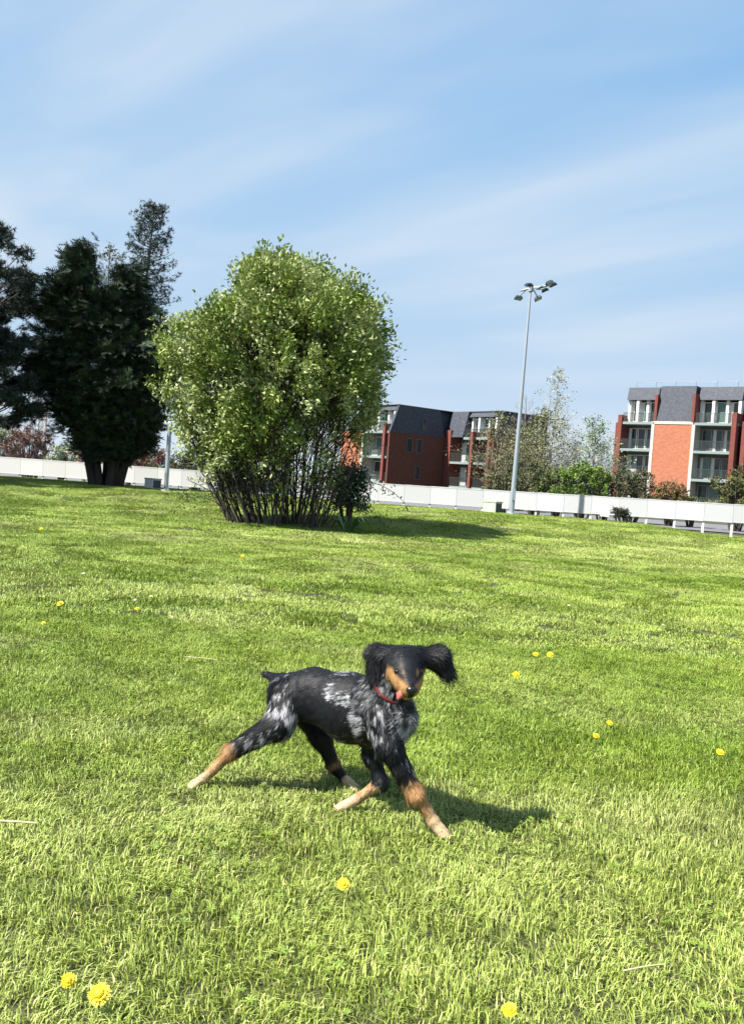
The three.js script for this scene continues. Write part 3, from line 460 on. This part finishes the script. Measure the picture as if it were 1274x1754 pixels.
shrub('hedge_shrub', 'dark olive shrub over the barrier behind the grey post', 'shrub', [-8.6, -43], 1.6, 2.2, 1.0, [[0.06, 0.075, 0.035], [0.10, 0.12, 0.055]], 2200, 0.09, 86, { y: 0, group: BL });
shrub('hedge_shrub', 'dark shrub at the left edge low behind the white blossom', 'shrub', [-22.6, -45], 1.6, 1.9, 1.0, [[0.05, 0.06, 0.035], [0.10, 0.09, 0.06]], 1500, 0.09, 87, { y: 0, group: BL });

// behind the barrier, right
const BR = 'trees and shrubs between the two apartment blocks';
const olive = { n: 2, s: 0.14, sg: 0.55, tones: [[0.12, 0.15, 0.05], [0.17, 0.18, 0.08], [0.14, 0.13, 0.07]] };
twigTree('budding_tree', 'budding olive brown tree in front of the stepped brick block', 'tree', [8.0, -60], 6.3, 2.6, [0.12, 0.10, 0.075], 501, { y: 0, from: 0.15, levels: 2, kids: 4, leaf: olive, group: BR });
twigTree('budding_tree', 'bushy budding tree just left of the floodlight mast', 'tree', [9.6, -57], 5.2, 2.4, [0.12, 0.10, 0.075], 502, { y: 0, from: 0.12, levels: 2, kids: 4, leaf: olive, group: BR });
twigTree('bare_tree', 'bare grey twiggy tree behind the floodlight mast', 'tree', [10.9, -66], 8.3, 2.6, [0.20, 0.18, 0.17], 503, { y: 0, from: 0.2, levels: 2, kids: 5, rise: 1.1, group: BR });
twigTree('birch_tree', 'tall pale pointed birch right of the floodlight mast', 'tree', [11.2, -58], 9.3, 2.1, [0.28, 0.28, 0.22], 504, { y: 0, from: 0.15, branches: 40, levels: 2, kids: 4, rise: 0.9, w: 0.09, leaf: { n: 1, s: 0.12, sg: 0.35, tones: [[0.24, 0.26, 0.14], [0.32, 0.31, 0.20], [0.16, 0.18, 0.08]] }, group: BR });
twigTree('bare_tree', 'bare olive tree at the left foot of the tall birch', 'tree', [10.6, -56], 6.4, 2.2, [0.17, 0.15, 0.10], 505, { y: 0, from: 0.15, levels: 2, kids: 4, leaf: olive, group: BR });
twigTree('young_tree', 'pale green young tree left of the right-hand apartment block', 'tree', [18.4, -75], 7.4, 2.2, [0.20, 0.19, 0.15], 506, { y: 0, from: 0.25, branches: 34, levels: 2, kids: 4, shape: (t) => (t > 0.7 ? 0.35 : 1.0 - 0.5 * t), leaf: { n: 2, s: 0.17, sg: 0.5, tones: [[0.13, 0.20, 0.09], [0.20, 0.25, 0.14]] }, group: BR });
twigTree('bare_tree', 'small bare tree between the birch and the pale green young tree', 'tree', [16.0, -72], 5.4, 1.9, [0.14, 0.13, 0.12], 507, { y: 0, from: 0.2, levels: 2, kids: 4, leaf: { n: 1, s: 0.14, sg: 0.4, tones: [[0.06, 0.09, 0.05]] }, group: BR });
twigTree('bare_tree', 'wispy pale tree just right of the tall birch', 'tree', [13.3, -64], 6.6, 2.4, [0.22, 0.21, 0.16], 508, { y: 0, from: 0.15, levels: 2, kids: 4, leaf: { n: 1, s: 0.14, sg: 0.5, tones: [[0.18, 0.20, 0.12], [0.14, 0.16, 0.08]] }, group: BR });
twigTree('bare_tree', 'faint twiggy tree low beside the right-hand apartment block', 'tree', [20.4, -80], 5.6, 2.2, [0.20, 0.19, 0.17], 509, { y: 0, from: 0.15, levels: 2, kids: 4, leaf: { n: 1, s: 0.16, sg: 0.5, tones: [[0.14, 0.18, 0.09]] }, group: BR });
const HG = 'hedge shrubs along the back of the barrier';
shrub('hedge_shrub', 'tall loose olive shrub hiding the right end of the stepped brick block', 'shrub', [8.4, -52], 2.0, 3.9, 1.3, [[0.11, 0.13, 0.05], [0.17, 0.16, 0.08], [0.09, 0.10, 0.04]], 1300, 0.10, 98, { y: 0, group: HG, stems: 30, twigs: 7, stem: [0.13, 0.11, 0.08], loose: 3 });
shrub('hedge_shrub', 'olive shrub behind the barrier below the stepped brick block', 'shrub', [6.6, -45.5], 1.3, 2.3, 1.0, [[0.07, 0.085, 0.03], [0.11, 0.11, 0.05]], 1800, 0.095, 91, { y: 0, group: HG });
shrub('hedge_shrub', 'grey-green shrub behind the barrier just right of the mast', 'shrub', [8.3, -45], 1.7, 2.8, 1.1, [[0.08, 0.10, 0.035], [0.13, 0.14, 0.06], [0.06, 0.08, 0.03]], 2600, 0.095, 92, { y: 0, group: HG });
shrub('hedge_shrub', 'bright green shrub behind the barrier below the birch', 'shrub', [10.3, -44], 1.6, 2.95, 1.1, [[0.11, 0.19, 0.02], [0.15, 0.22, 0.03], [0.08, 0.14, 0.02]], 2800, 0.095, 93, { y: 0, group: HG });
shrub('hedge_shrub', 'fresh green shrub filling the hedge left of the bright green one', 'shrub', [9.2, -44.6], 1.2, 2.4, 1.0, [[0.09, 0.14, 0.03], [0.13, 0.17, 0.05]], 1900, 0.09, 99, { y: 0, group: HG });
shrub('hedge_shrub', 'mid green shrub filling the hedge right of the bright green one', 'shrub', [11.4, -44.2], 1.1, 2.5, 1.0, [[0.08, 0.12, 0.03], [0.11, 0.13, 0.05]], 1800, 0.09, 100, { y: 0, group: HG });
shrub('hedge_shrub', 'dark green brown shrub left of the orange brick wall panel', 'shrub', [12.6, -43.6], 1.45, 2.75, 1.1, [[0.065, 0.085, 0.03], [0.11, 0.10, 0.05], [0.045, 0.06, 0.025]], 2600, 0.09, 94, { y: 0, group: HG });
shrub('hedge_shrub', 'rusty red and green shrub in front of the orange brick wall panel', 'shrub', [14.45, -43.2], 0.95, 2.3, 0.9, [[0.16, 0.11, 0.04], [0.22, 0.11, 0.05], [0.09, 0.12, 0.03]], 2000, 0.085, 95, { y: 0, group: HG });
shrub('hedge_shrub', 'low dark green shrub behind the barrier below the balconies', 'shrub', [15.6, -43.5], 0.9, 1.55, 0.8, [[0.04, 0.07, 0.03], [0.07, 0.10, 0.04]], 1200, 0.085, 96, { y: 0, group: HG });
shrub('hedge_shrub', 'dense olive shrub behind the barrier at the right edge', 'shrub', [17.2, -42], 1.5, 2.95, 1.2, [[0.085, 0.10, 0.025], [0.13, 0.13, 0.04], [0.06, 0.07, 0.02]], 3000, 0.09, 97, { y: 0, group: HG });

// ---------------------------------------------------------------- small things in the grass
{
  const yel = std(0.80, 0.60, 0.010, 0.6), yelD = std(0.76, 0.47, 0.01, 0.6), green = std(0.11, 0.18, 0.04, 0.7), white = std(0.78, 0.78, 0.72, 0.6);
  function head(R, n, rings, cup) { const s = new Soup(), c = [1, 1, 1], r = rng(7); for (let q = 0; q < rings; q++) { const rr = R * (1 - q * 0.26), m = Math.round(n * (1 - q * 0.2)), y = q * R * 0.12; for (let k = 0; k < m; k++) { const a = (k + 0.5 * (q & 1)) / m * 6.283 + (r() - 0.5) * 0.1, w = 0.055 * R, e = cup + q * 0.28 + (r() - 0.5) * 0.2, l = rr * (0.9 + 0.2 * r()), dx = Math.cos(a), dz = Math.sin(a), h = Math.sin(e) * l + y, x = Math.cos(e) * l; const i0 = s.v(-dz * w * 0.3, y, dx * w * 0.3, c), i1 = s.v(dz * w * 0.3, y, -dx * w * 0.3, c), i2 = s.v(dx * x - dz * w, h, dz * x + dx * w, c), i3 = s.v(dx * x + dz * w, h, dz * x - dx * w, c); s.i.push(i0, i1, i2, i1, i3, i2); } } return s.geo(); }
  const hd = head(0.0175, 44, 4, 0.05), core = new THREE.SphereGeometry(0.008, 10, 6).scale(1, 0.7, 1).translate(0, 0.006, 0), stem = new THREE.CylinderGeometry(0.0022, 0.0028, 0.062, 6).translate(0, -0.03, 0), calyx = new THREE.CylinderGeometry(0.006, 0.003, 0.012, 8).translate(0, -0.004, 0), r = rng(91);
  function flower(name, label, cat, x, z, s, h, petals, mid, tiltX, tiltZ, group) {
    const f = thing(name, label, cat, [x, groundH(x, z) + h, z], 0, group), fl = part('flower_head', hd, petals, f); fl.rotation.set(tiltX, r() * 6, tiltZ); fl.scale.setScalar(s); part('disc', core, mid, fl); part('calyx', calyx, green, fl);
    const st = part('stem', stem, green, f); st.scale.set(1, (h + 0.012) / 0.062, 1); return f;
  }
  const G = 'dandelions in the lawn', Y = (l, x, z, s = 1, h = 0.056) => flower('dandelion', l, 'flower', x, z, s, h, yel, yelD, 0.45 + 0.3 * r(), (r() - 0.5) * 0.5, G);
  Y('smaller of two yellow dandelions at bottom left', -0.618, -1.99, 0.95, 0.058);
  Y('wider of two yellow dandelions at bottom left', -0.536, -1.955, 1.4, 0.052);
  Y('yellow dandelion at the bottom edge right of centre', 0.395, -2.0, 1.0, 0.056); Y('single yellow dandelion in front of the dog', -0.007, -2.56, 1.05, 0.062);
  Y('bright dandelion in the far left grass, left of two small daisies', -2.477, -7.18, 1.5, 0.07); Y('pale dandelion right of the bright far left one', -1.88, -7.3, 1.0); Y('lone dandelion a little way right of the dog’s head', 0.992, -5.64, 1.4, 0.07);
  Y('left flower of the pair higher up right of the dog', 1.26, -6.42, 1.3, 0.065); Y('right flower of the pair higher up right of the dog', 1.37, -6.45, 1.4, 0.065);
  Y('upper dandelion of two on the dry patch right of the dog', 1.33, -4.65, 0.9); Y('lower dandelion of two on the dry patch right of the dog', 1.19, -4.38, 0.95); Y('dandelion nearest the right edge of the view', 1.75, -4.23, 1.0, 0.06);
  Y('dandelion just below the bright far left one', -2.31, -6.37, 0.95); Y('distant dandelion below the big bush’s left stems', -1.75, -12.3, 1.5, 0.065); Y('most distant dandelion near the left edge', -5.38, -14.5, 1.6, 0.065);
  const D = 'white daisies in the lawn', W = (l, x, z, s = 0.75) => flower('daisy', l, 'flower', x, z, s, 0.05, white, yelD, 0.4, 0.1, D);
  W('white daisy by itself in the far left grass', -2.98, -9.3, 0.9); W('left one of two small white daisies far left', -2.02, -7.76); W('right one of two small white daisies far left', -1.95, -8.03); W('white daisy far right behind the dog', 2.9, -8.6, 0.8); W('white daisy nearest the bush shadow on the right', 2.2, -9.6, 0.8);
  const straw = std(0.50, 0.44, 0.26, 0.8);
  function stalk(label, p0, p1, w) { const s = new Soup(), a = V(...p0), b = V(...p1), o = thing('dry_stalk', label, 'stalk', [p0[0], 0, p0[2]]); const pts = curve(V(0, p0[1], 0), b.clone().sub(V(p0[0], 0, p0[2])), V(0, 0.008, 0.006), 6); s.tube(pts, taper(6, w, w * 0.7), 6); part('stem', s.geo(), straw, o); }
  stalk('straw-coloured stalk lying on the grass at the left edge', [-1.30, 0.045, -2.86], [-1.03, 0.046, -2.88], 0.0045);
  stalk('pale dry stalk on the grass at lower right', [0.72, 0.046, -2.22], [0.84, 0.05, -2.26], 0.0022);
  stalk('thin pale stalk on the grass behind the dog’s tail', [-1.12, 0.045, -5.6], [-0.92, 0.045, -5.58], 0.0025);
}

// ---------------------------------------------------------------- the dog
{
  const J = { S0: [-0.157, 0.369, -0.190], S1: [-0.041, 0.397, -0.110], S2: [0.095, 0.386, 0.000], S3: [0.209, 0.403, 0.110], S4: [0.275, 0.406, 0.175], T0: [-0.192, 0.419, -0.220], T1: [-0.252, 0.432, -0.256], N0: [0.215, 0.463, 0.130], N1: [0.276, 0.566, 0.200],
    K0: [0.282, 0.607, 0.230], M0: [0.291, 0.578, 0.285], M1: [0.300, 0.556, 0.332], J0: [0.286, 0.541, 0.270], J1: [0.291, 0.520, 0.316], A0: [0.232, 0.640, 0.210], A1: [0.186, 0.628, 0.180], A2: [0.176, 0.566, 0.192], B0: [0.335, 0.645, 0.210], B1: [0.398, 0.638, 0.200], B2: [0.430, 0.598, 0.208],
    H0: [-0.152, 0.375, -0.140], H1: [-0.169, 0.282, -0.090], H2: [-0.352, 0.150, -0.120], H3: [-0.455, 0.032, -0.120], H4: [-0.486, 0.014, -0.100], G0: [-0.113, 0.333, -0.250], G1: [-0.016, 0.218, -0.210], G2: [0.045, 0.085, -0.235], G3: [0.100, 0.032, -0.215], G4: [0.130, 0.012, -0.200],
    F0: [0.212, 0.417, 0.190], F1: [0.247, 0.320, 0.215], F2: [0.354, 0.152, 0.225], F3: [0.422, 0.062, 0.230], F4: [0.460, 0.022, 0.240], L0: [0.217, 0.350, 0.070], L1: [0.195, 0.236, 0.050], L2: [0.233, 0.131, 0.070], L3: [0.151, 0.060, 0.060], L4: [0.096, 0.022, 0.060] };
  const P = (k) => V(...J[k]), fwd = P('S3').sub(P('S0')).setY(0).normalize(), lat = V(-fwd.z, 0, fwd.x);
  const BLACK = [0.007, 0.008, 0.011], TAN = [0.36, 0.20, 0.085], TANL = [0.46, 0.32, 0.18], WHITE = [0.50, 0.50, 0.52];
  // [a, b, ra, rb, zone, lateral squeeze, fur length]
  const B = [['S0', 'S1', 0.082, 0.098, 'back', 1.2, 0.015], ['S1', 'S2', 0.098, 0.124, 'back', 1.28, 0.015], ['S2', 'S3', 0.124, 0.116, 'back', 1.3, 0.015], ['S3', 'S4', 0.112, 0.072, 'chest', 1.2, 0.03], ['T0', 'T1', 0.022, 0.011, 'tail', 1, 0.025], ['N0', 'N1', 0.088, 0.060, 'neck', 1, 0.03],
    ['K0', 'K0', 0.064, 0.064, 'skull', 1, 0.012], ['M0', 'M1', 0.046, 0.035, 'muzzle', 1, 0.006], ['J0', 'J1', 0.026, 0.014, 'jaw', 1, 0.006], ['K0', 'M0', 0.062, 0.049, 'face', 1, 0.008],
    ['H0', 'H1', 0.078, 0.056, 'thigh', 1.25, 0.026], ['H1', 'H2', 0.056, 0.025, 'shank', 1.1, 0.028], ['H2', 'H3', 0.023, 0.019, 'low', 1, 0.012], ['H3', 'H4', 0.021, 0.019, 'paw', 1, 0.008],
    ['G0', 'G1', 0.068, 0.046, 'dark', 1.2, 0.02], ['G1', 'G2', 0.040, 0.021, 'dark', 1, 0.018], ['G2', 'G3', 0.019, 0.017, 'dark', 1, 0.012], ['G3', 'G4', 0.021, 0.019, 'paw', 1, 0.008],
    ['F0', 'F1', 0.060, 0.042, 'arm', 1.2, 0.026], ['F1', 'F2', 0.042, 0.026, 'fore', 1, 0.022], ['F2', 'F3', 0.025, 0.021, 'low', 1, 0.012], ['F3', 'F4', 0.022, 0.023, 'paw', 1, 0.008],
    ['L0', 'L1', 0.056, 0.036, 'dark', 1.2, 0.022], ['L1', 'L2', 0.031, 0.022, 'dark', 1, 0.018], ['L2', 'L3', 0.021, 0.018, 'pale', 1, 0.012], ['L3', 'L4', 0.020, 0.021, 'paw', 1, 0.008],
    ['A0', 'A1', 0.024, 0.032, 'ear', 1, 0.026], ['A1', 'A2', 0.031, 0.019, 'ear', 1, 0.042], ['B0', 'B1', 0.026, 0.036, 'ear', 1, 0.026], ['B1', 'B2', 0.034, 0.021, 'ear', 1, 0.042]]
    .map(([a, b, ra, rb, zone, sq, fur]) => ({ a: P(a), b: P(b), ra, rb, zone, sq, fur, d: P(b).sub(P(a)) }));
  // toes: short chains splitting from each paw
  for (const [p, q] of [['H3', 'H4'], ['G3', 'G4'], ['F3', 'F4'], ['L3', 'L4']]) { const d = P(q).sub(P(p)).setY(0).normalize(), s = V(-d.z, 0, d.x); for (const k of [-1.5, -0.5, 0.5, 1.5]) { const a = P(q).addScaledVector(s, k * 0.007), b = P(q).addScaledVector(s, k * 0.0125).addScaledVector(d, 0.024 - 0.004 * Math.abs(k)); b.y -= 0.008; B.push({ a, b, ra: 0.011, rb: 0.009, zone: 'paw', sq: 1, fur: 0.005, d: b.clone().sub(a) }); } }
  const ab = V(0, 0, 0), pv = V(0, 0, 0);
  function dist(o, x, y, z) {                                      // tapered capsule, narrowed across the body where sq > 1
    pv.set(x - o.a.x, y - o.a.y, z - o.a.z); const L2 = o.d.lengthSq(); let t = L2 > 1e-9 ? pv.dot(o.d) / L2 : 0; t = t < 0 ? 0 : t > 1 ? 1 : t; o.t = t;
    ab.copy(o.d).multiplyScalar(t); pv.sub(ab); if (o.sq > 1) { const l = pv.dot(lat) * (o.sq - 1); pv.addScaledVector(lat, l); }
    return (pv.length() - mix(o.ra, o.rb, t)) / (o.sq > 1 ? (1 + o.sq) / 2 : 1);
  }
  const smin = (a, b, k) => { const h = Math.max(0, k - Math.abs(a - b)) / k; return Math.min(a, b) - h * h * k * 0.25; };
  const field = (x, y, z) => { let s = 1; for (const o of B) { const d = dist(o, x, y, z), k = o.zone === 'paw' ? 0.010 : o.zone === 'jaw' ? 0.012 : o.zone === 'muzzle' ? 0.02 : 0.035; if (d < s + k) s = smin(s, d, k); } return s + (noise3(x * 60, y * 60, z * 60) - 0.5) * 0.004; };
  // surface nets
  const st = 0.0065, lo = [-0.56, -0.02, -0.36], N = [Math.ceil(1.11 / st), Math.ceil(0.75 / st), Math.ceil(0.79 / st)], [nx, ny, nz] = N, F = new Float32Array(nx * ny * nz).fill(1), id = (i, j, k) => (k * ny + j) * nx + i, Q = 6;
  for (let k = 0; k < nz; k += Q) for (let j = 0; j < ny; j += Q) for (let i = 0; i < nx; i += Q) {
    const c = field(lo[0] + (i + Q / 2) * st, lo[1] + (j + Q / 2) * st, lo[2] + (k + Q / 2) * st); if (Math.abs(c) > Q * st * 1.2 + 0.02) { if (c < 0) for (let c2 = k; c2 < Math.min(nz, k + Q); c2++) for (let b2 = j; b2 < Math.min(ny, j + Q); b2++) for (let a2 = i; a2 < Math.min(nx, i + Q); a2++) F[id(a2, b2, c2)] = -1; continue; }
    for (let c2 = k; c2 < Math.min(nz, k + Q); c2++) for (let b2 = j; b2 < Math.min(ny, j + Q); b2++) for (let a2 = i; a2 < Math.min(nx, i + Q); a2++) F[id(a2, b2, c2)] = field(lo[0] + a2 * st, lo[1] + b2 * st, lo[2] + c2 * st);
  }
  const pos = [], idx = [], vid = new Int32Array(nx * ny * nz).fill(-1), cn = [0, 1, 2, 3, 4, 5, 6, 7].map((n) => [n & 1, (n >> 1) & 1, n >> 2]), ed = []; for (let a = 0; a < 8; a++) for (const b of [1, 2, 4]) if (!(a & b)) ed.push([a, a | b]);
  for (let k = 0; k < nz - 1; k++) for (let j = 0; j < ny - 1; j++) for (let i = 0; i < nx - 1; i++) {
    const v = cn.map(([a, b, c]) => F[id(i + a, j + b, k + c)]); let m = 0; for (const q of v) if (q < 0) m++; if (m === 0 || m === 8) continue; let s = [0, 0, 0], n = 0;
    for (const [a, b] of ed) if ((v[a] < 0) !== (v[b] < 0)) { const t = v[a] / (v[a] - v[b]); for (let c = 0; c < 3; c++) s[c] += mix(cn[a][c], cn[b][c], t); n++; }
    vid[id(i, j, k)] = pos.length / 3; pos.push(lo[0] + (i + s[0] / n) * st, lo[1] + (j + s[1] / n) * st, lo[2] + (k + s[2] / n) * st);
  }
  const quad = (a, b, c, d, flip) => { if (a < 0 || b < 0 || c < 0 || d < 0) return; flip ? idx.push(a, c, b, a, d, c) : idx.push(a, b, c, a, c, d); };
  for (let k = 1; k < nz - 1; k++) for (let j = 1; j < ny - 1; j++) for (let i = 1; i < nx - 1; i++) {
    const f = F[id(i, j, k)] < 0; if (f !== F[id(i + 1, j, k)] < 0) quad(vid[id(i, j - 1, k - 1)], vid[id(i, j, k - 1)], vid[id(i, j, k)], vid[id(i, j - 1, k)], !f);
    if (f !== F[id(i, j + 1, k)] < 0) quad(vid[id(i - 1, j, k - 1)], vid[id(i - 1, j, k)], vid[id(i, j, k)], vid[id(i, j, k - 1)], !f);
    if (f !== F[id(i, j, k + 1)] < 0) quad(vid[id(i - 1, j - 1, k)], vid[id(i, j - 1, k)], vid[id(i, j, k)], vid[id(i - 1, j, k)], !f);
  }
  // coat: black saddle and head, grey roan on neck, chest, shoulder and thighs, tan lower legs, cheeks and brows
  const mz = P('M1').sub(P('M0')).normalize(), mside = V(0, 0, 0).crossVectors(V(0, 1, 0), mz).normalize(), mup = V(0, 0, 0).crossVectors(mz, mside);
  function coat(x, y, z, under = 1) {
    let best = null, bd = 9; for (const o of B) { const d = dist(o, x, y, z); if (d < bd) { bd = d; best = o; o.bt = o.t; } }
    const t = best.bt, fine = noise3(x * 120, y * 120, z * 120), bu = x * fwd.x + z * fwd.z, bl = x * lat.x + z * lat.z, leg = best.zone === 'back' || best.zone === 'neck', streak = leg ? noise3(bu * 32 + 9, y * 105, bl * 105) : noise3(x * 110 + 9, y * 40, z * 110), patchy = fbm(x * 14, y * 14, z * 14, 3);
    const roan = (amt) => { const w = ss(0.80 - amt, 0.92 - amt * 0.8, leg ? streak * 0.30 + noise3(bu * 90, y * 260, bl * 260) * 0.42 + patchy * 0.38 : streak * 0.42 + fine * 0.33 + patchy * 0.35); return mix3(BLACK, mix3([0.10, 0.105, 0.13], WHITE, fine), w * under); };
    let c = BLACK;
    switch (best.zone) {
      case 'back': { const u = (x - J.S0[0]) * fwd.x + (z - J.S0[2]) * fwd.z, low = ss(0.33, 0.25, y); c = roan(0.14 * ss(0.40, 0.52, u) * ss(0.40, 0.52, patchy + 0.1)); if (u > 0.24 && y > 0.42) c = roan(0.12 + 0.12 * ss(0.45, 0.6, patchy)); c = mix3(c, roan(0.24), low * ss(0.12, 0.3, u)); break; }
      case 'chest': c = roan(0.40); break;
      case 'neck': c = roan(y > 0.56 ? 0.08 : 0.29); break;
      case 'thigh': c = roan(0.17 + 0.22 * ss(0.2, 0.8, t)); break;
      case 'shank': c = t > 0.78 ? mix3(roan(0.2), TAN, ss(0.78, 0.95, t)) : roan(0.13); break;
      case 'arm': c = roan(0.28 * (1 - 0.4 * t)); break;
      case 'fore': c = mix3(roan(0.13), TAN, ss(0.62, 0.78, t + (fine - 0.5) * 0.2)); break;
      case 'low': c = mix3(TAN, TANL, ss(0.2, 0.9, t + (patchy - 0.5))); break;
      case 'pale': c = mix3(TAN, TANL, fine); break;
      case 'paw': c = mix3(TANL, [0.5, 0.38, 0.24], fine); break;
      case 'dark': c = mix3(roan(0.05), TAN, ss(0.75, 0.9, t) * (best.b.y < 0.1 ? 0.6 : 0)); break;
      case 'skull': case 'face': case 'muzzle': case 'jaw': {
        const q = V(x, y, z).sub(P('M0')), s = q.dot(mside), u = q.dot(mup), f = q.dot(mz);
        if (best.zone === 'skull') c = roan(Math.abs(s + 0.012) < 0.018 && f > -0.05 ? 0.17 : 0.0);
        const cheek = ss(0.006, 0.016, Math.abs(s)) * ss(0.032, 0.016, u) * ss(-0.055, -0.030, f); c = mix3(c, TAN, cheek * 0.95);
        if (best.zone === 'jaw') c = mix3(TAN, WHITE, 0.2 * fine); if (f > -0.02 && Math.abs(u + 0.030) < 0.005) c = [0.02, 0.012, 0.012];
        const brow = Math.min(Math.hypot(s - 0.024, u - 0.042), Math.hypot(s + 0.024, u - 0.042)); c = mix3(c, TAN, 0.25 * ss(0.007, 0.003, brow)); break;
      }
    }
    return c.map((k) => k * (0.8 + 0.4 * fine));
  }
  const col = []; for (let i = 0; i < pos.length; i += 3) col.push(...coat(pos[i], pos[i + 1], pos[i + 2], 0.45));
  const g = new THREE.BufferGeometry(); g.setAttribute('position', new THREE.Float32BufferAttribute(pos, 3)); g.setAttribute('color', new THREE.Float32BufferAttribute(col, 3)); g.setIndex(idx); g.computeVertexNormals();
  const dog = thing('dog', 'black and grey roan dog with tan legs running across the lawn', 'dog', [-0.13, 0, -3.33]);
  part('body', g, new THREE.MeshPhysicalMaterial({ vertexColors: true, roughness: 0.5, specularIntensity: 0.4, side: THREE.DoubleSide }), dog);
  // coat hair
  const r = rng(88), s = new Soup(), nrm = g.attributes.normal, tn = idx.length / 3;
  for (let k = 0; k < 105000; k++) {
    const t = Math.floor(r() * tn) * 3, a = idx[t] * 3, b = idx[t + 1] * 3, c = idx[t + 2] * 3; let u = r(), v = r(); if (u + v > 1) { u = 1 - u; v = 1 - v; } const w = 1 - u - v;
    const x = pos[a] * w + pos[b] * u + pos[c] * v, y = pos[a + 1] * w + pos[b + 1] * u + pos[c + 1] * v, z = pos[a + 2] * w + pos[b + 2] * u + pos[c + 2] * v;
    let best = null, bd = 9; for (const o of B) { const d = dist(o, x, y, z); if (d < bd) { bd = d; best = o; } }
    const n = V(nrm.getX(idx[t]), nrm.getY(idx[t]), nrm.getZ(idx[t])), flow = best.d.clone(); if (flow.lengthSq() < 1e-8) flow.set(0, -1, 0); flow.normalize();
    if (best.zone === 'back' || best.zone === 'chest' || best.zone === 'neck') flow.negate(); if (best.zone === 'face' || best.zone === 'muzzle' || best.zone === 'jaw') flow.negate();
    flow.addScaledVector(V(0, -1, 0), best.zone === 'ear' ? 0.2 : 0.35).addScaledVector(rdir(r), best.zone === 'ear' ? 0.55 : 0.35); flow.addScaledVector(n, -flow.dot(n)).normalize().addScaledVector(n, best.zone === 'ear' ? 0.42 : 0.22).normalize();
    const feather = (best.zone === 'thigh' || best.zone === 'shank' || best.zone === 'dark' || best.zone === 'fore') && n.dot(fwd) < -0.3 ? 1.6 : 1, l = best.fur * (0.5 + 0.9 * r()) * feather, sd = V(0, 0, 0).crossVectors(flow, n).normalize().multiplyScalar(0.0011 + 0.0006 * r()), cc = coat(x, y, z), e = flow.clone().multiplyScalar(l);
    s.tri([x - sd.x - n.x * 0.001, y - sd.y - n.y * 0.001, z - sd.z - n.z * 0.001], [x + sd.x - n.x * 0.001, y + sd.y - n.y * 0.001, z + sd.z - n.z * 0.001], [x + e.x, y + e.y - l * 0.12, z + e.z], cc);
  }
  part('coat_hair', s.geo(), new THREE.MeshPhysicalMaterial({ vertexColors: true, roughness: 0.55, specularIntensity: 0.5, side: THREE.DoubleSide }), dog, 'stuff');
  const wet = std(0.010, 0.009, 0.009, 0.25), iris = std(0.014, 0.008, 0.005, 0.08), face = P('M0');
  const nose = part('nose', (() => { const a = new THREE.SphereGeometry(0.0175, 14, 10); a.scale(1.15, 0.8, 0.75); return a; })(), wet, dog); nose.position.copy(P('M1')).addScaledVector(mz, 0.030).addScaledVector(mup, 0.010);
  for (const q of [-1, 1]) { const e = part('eye', new THREE.SphereGeometry(0.0105, 14, 10), iris, dog); const dir = V(0, 0, 0).addScaledVector(mside, q * 0.52).addScaledVector(mz, 0.72).addScaledVector(mup, 0.32).normalize(); let d = 0.02, p0 = P('K0').addScaledVector(mz, 0.012); while (d < 0.12 && field(p0.x + dir.x * d, p0.y + dir.y * d, p0.z + dir.z * d) < 0) d += 0.001; e.position.copy(p0).addScaledVector(dir, d - 0.004); }
  const tongue = part('tongue', (() => { const a = new Soup(), q0 = P('J0').lerp(P('J1'), 0.45).addScaledVector(mup, 0.018); const pts = [q0, q0.clone().add(V(-0.012, -0.002, 0.028)), q0.clone().add(V(-0.022, -0.018, 0.038)), q0.clone().add(V(-0.026, -0.036, 0.036))]; a.tube(pts, [0.013, 0.015, 0.014, 0.006], 8); return a.geo(); })(), std(0.50, 0.11, 0.10, 0.4), dog);
  // collar round the neck, with its buckle tag
  const cc = P('N0').lerp(P('N1'), 0.52), ax = P('N1').sub(P('N0')).normalize(), cg = new THREE.TorusGeometry(0.078, 0.0055, 8, 40); cg.scale(1, 1, 1.5);
  const collar = part('collar', cg, std(0.13, 0.014, 0.013, 0.7), dog); collar.position.copy(cc); collar.quaternion.setFromUnitVectors(V(0, 0, 1), ax);
  const tagp = part('buckle', box(-0.018, 0.018, -0.007, 0.007, -0.003, 0.003), std(0.55, 0.58, 0.45, 0.4), dog); tagp.position.copy(cc).add(V(0.083, 0.012, 0.040)); tagp.rotation.set(0.1, 0.6, 0.45);
}

renderer.render(scene, camera);
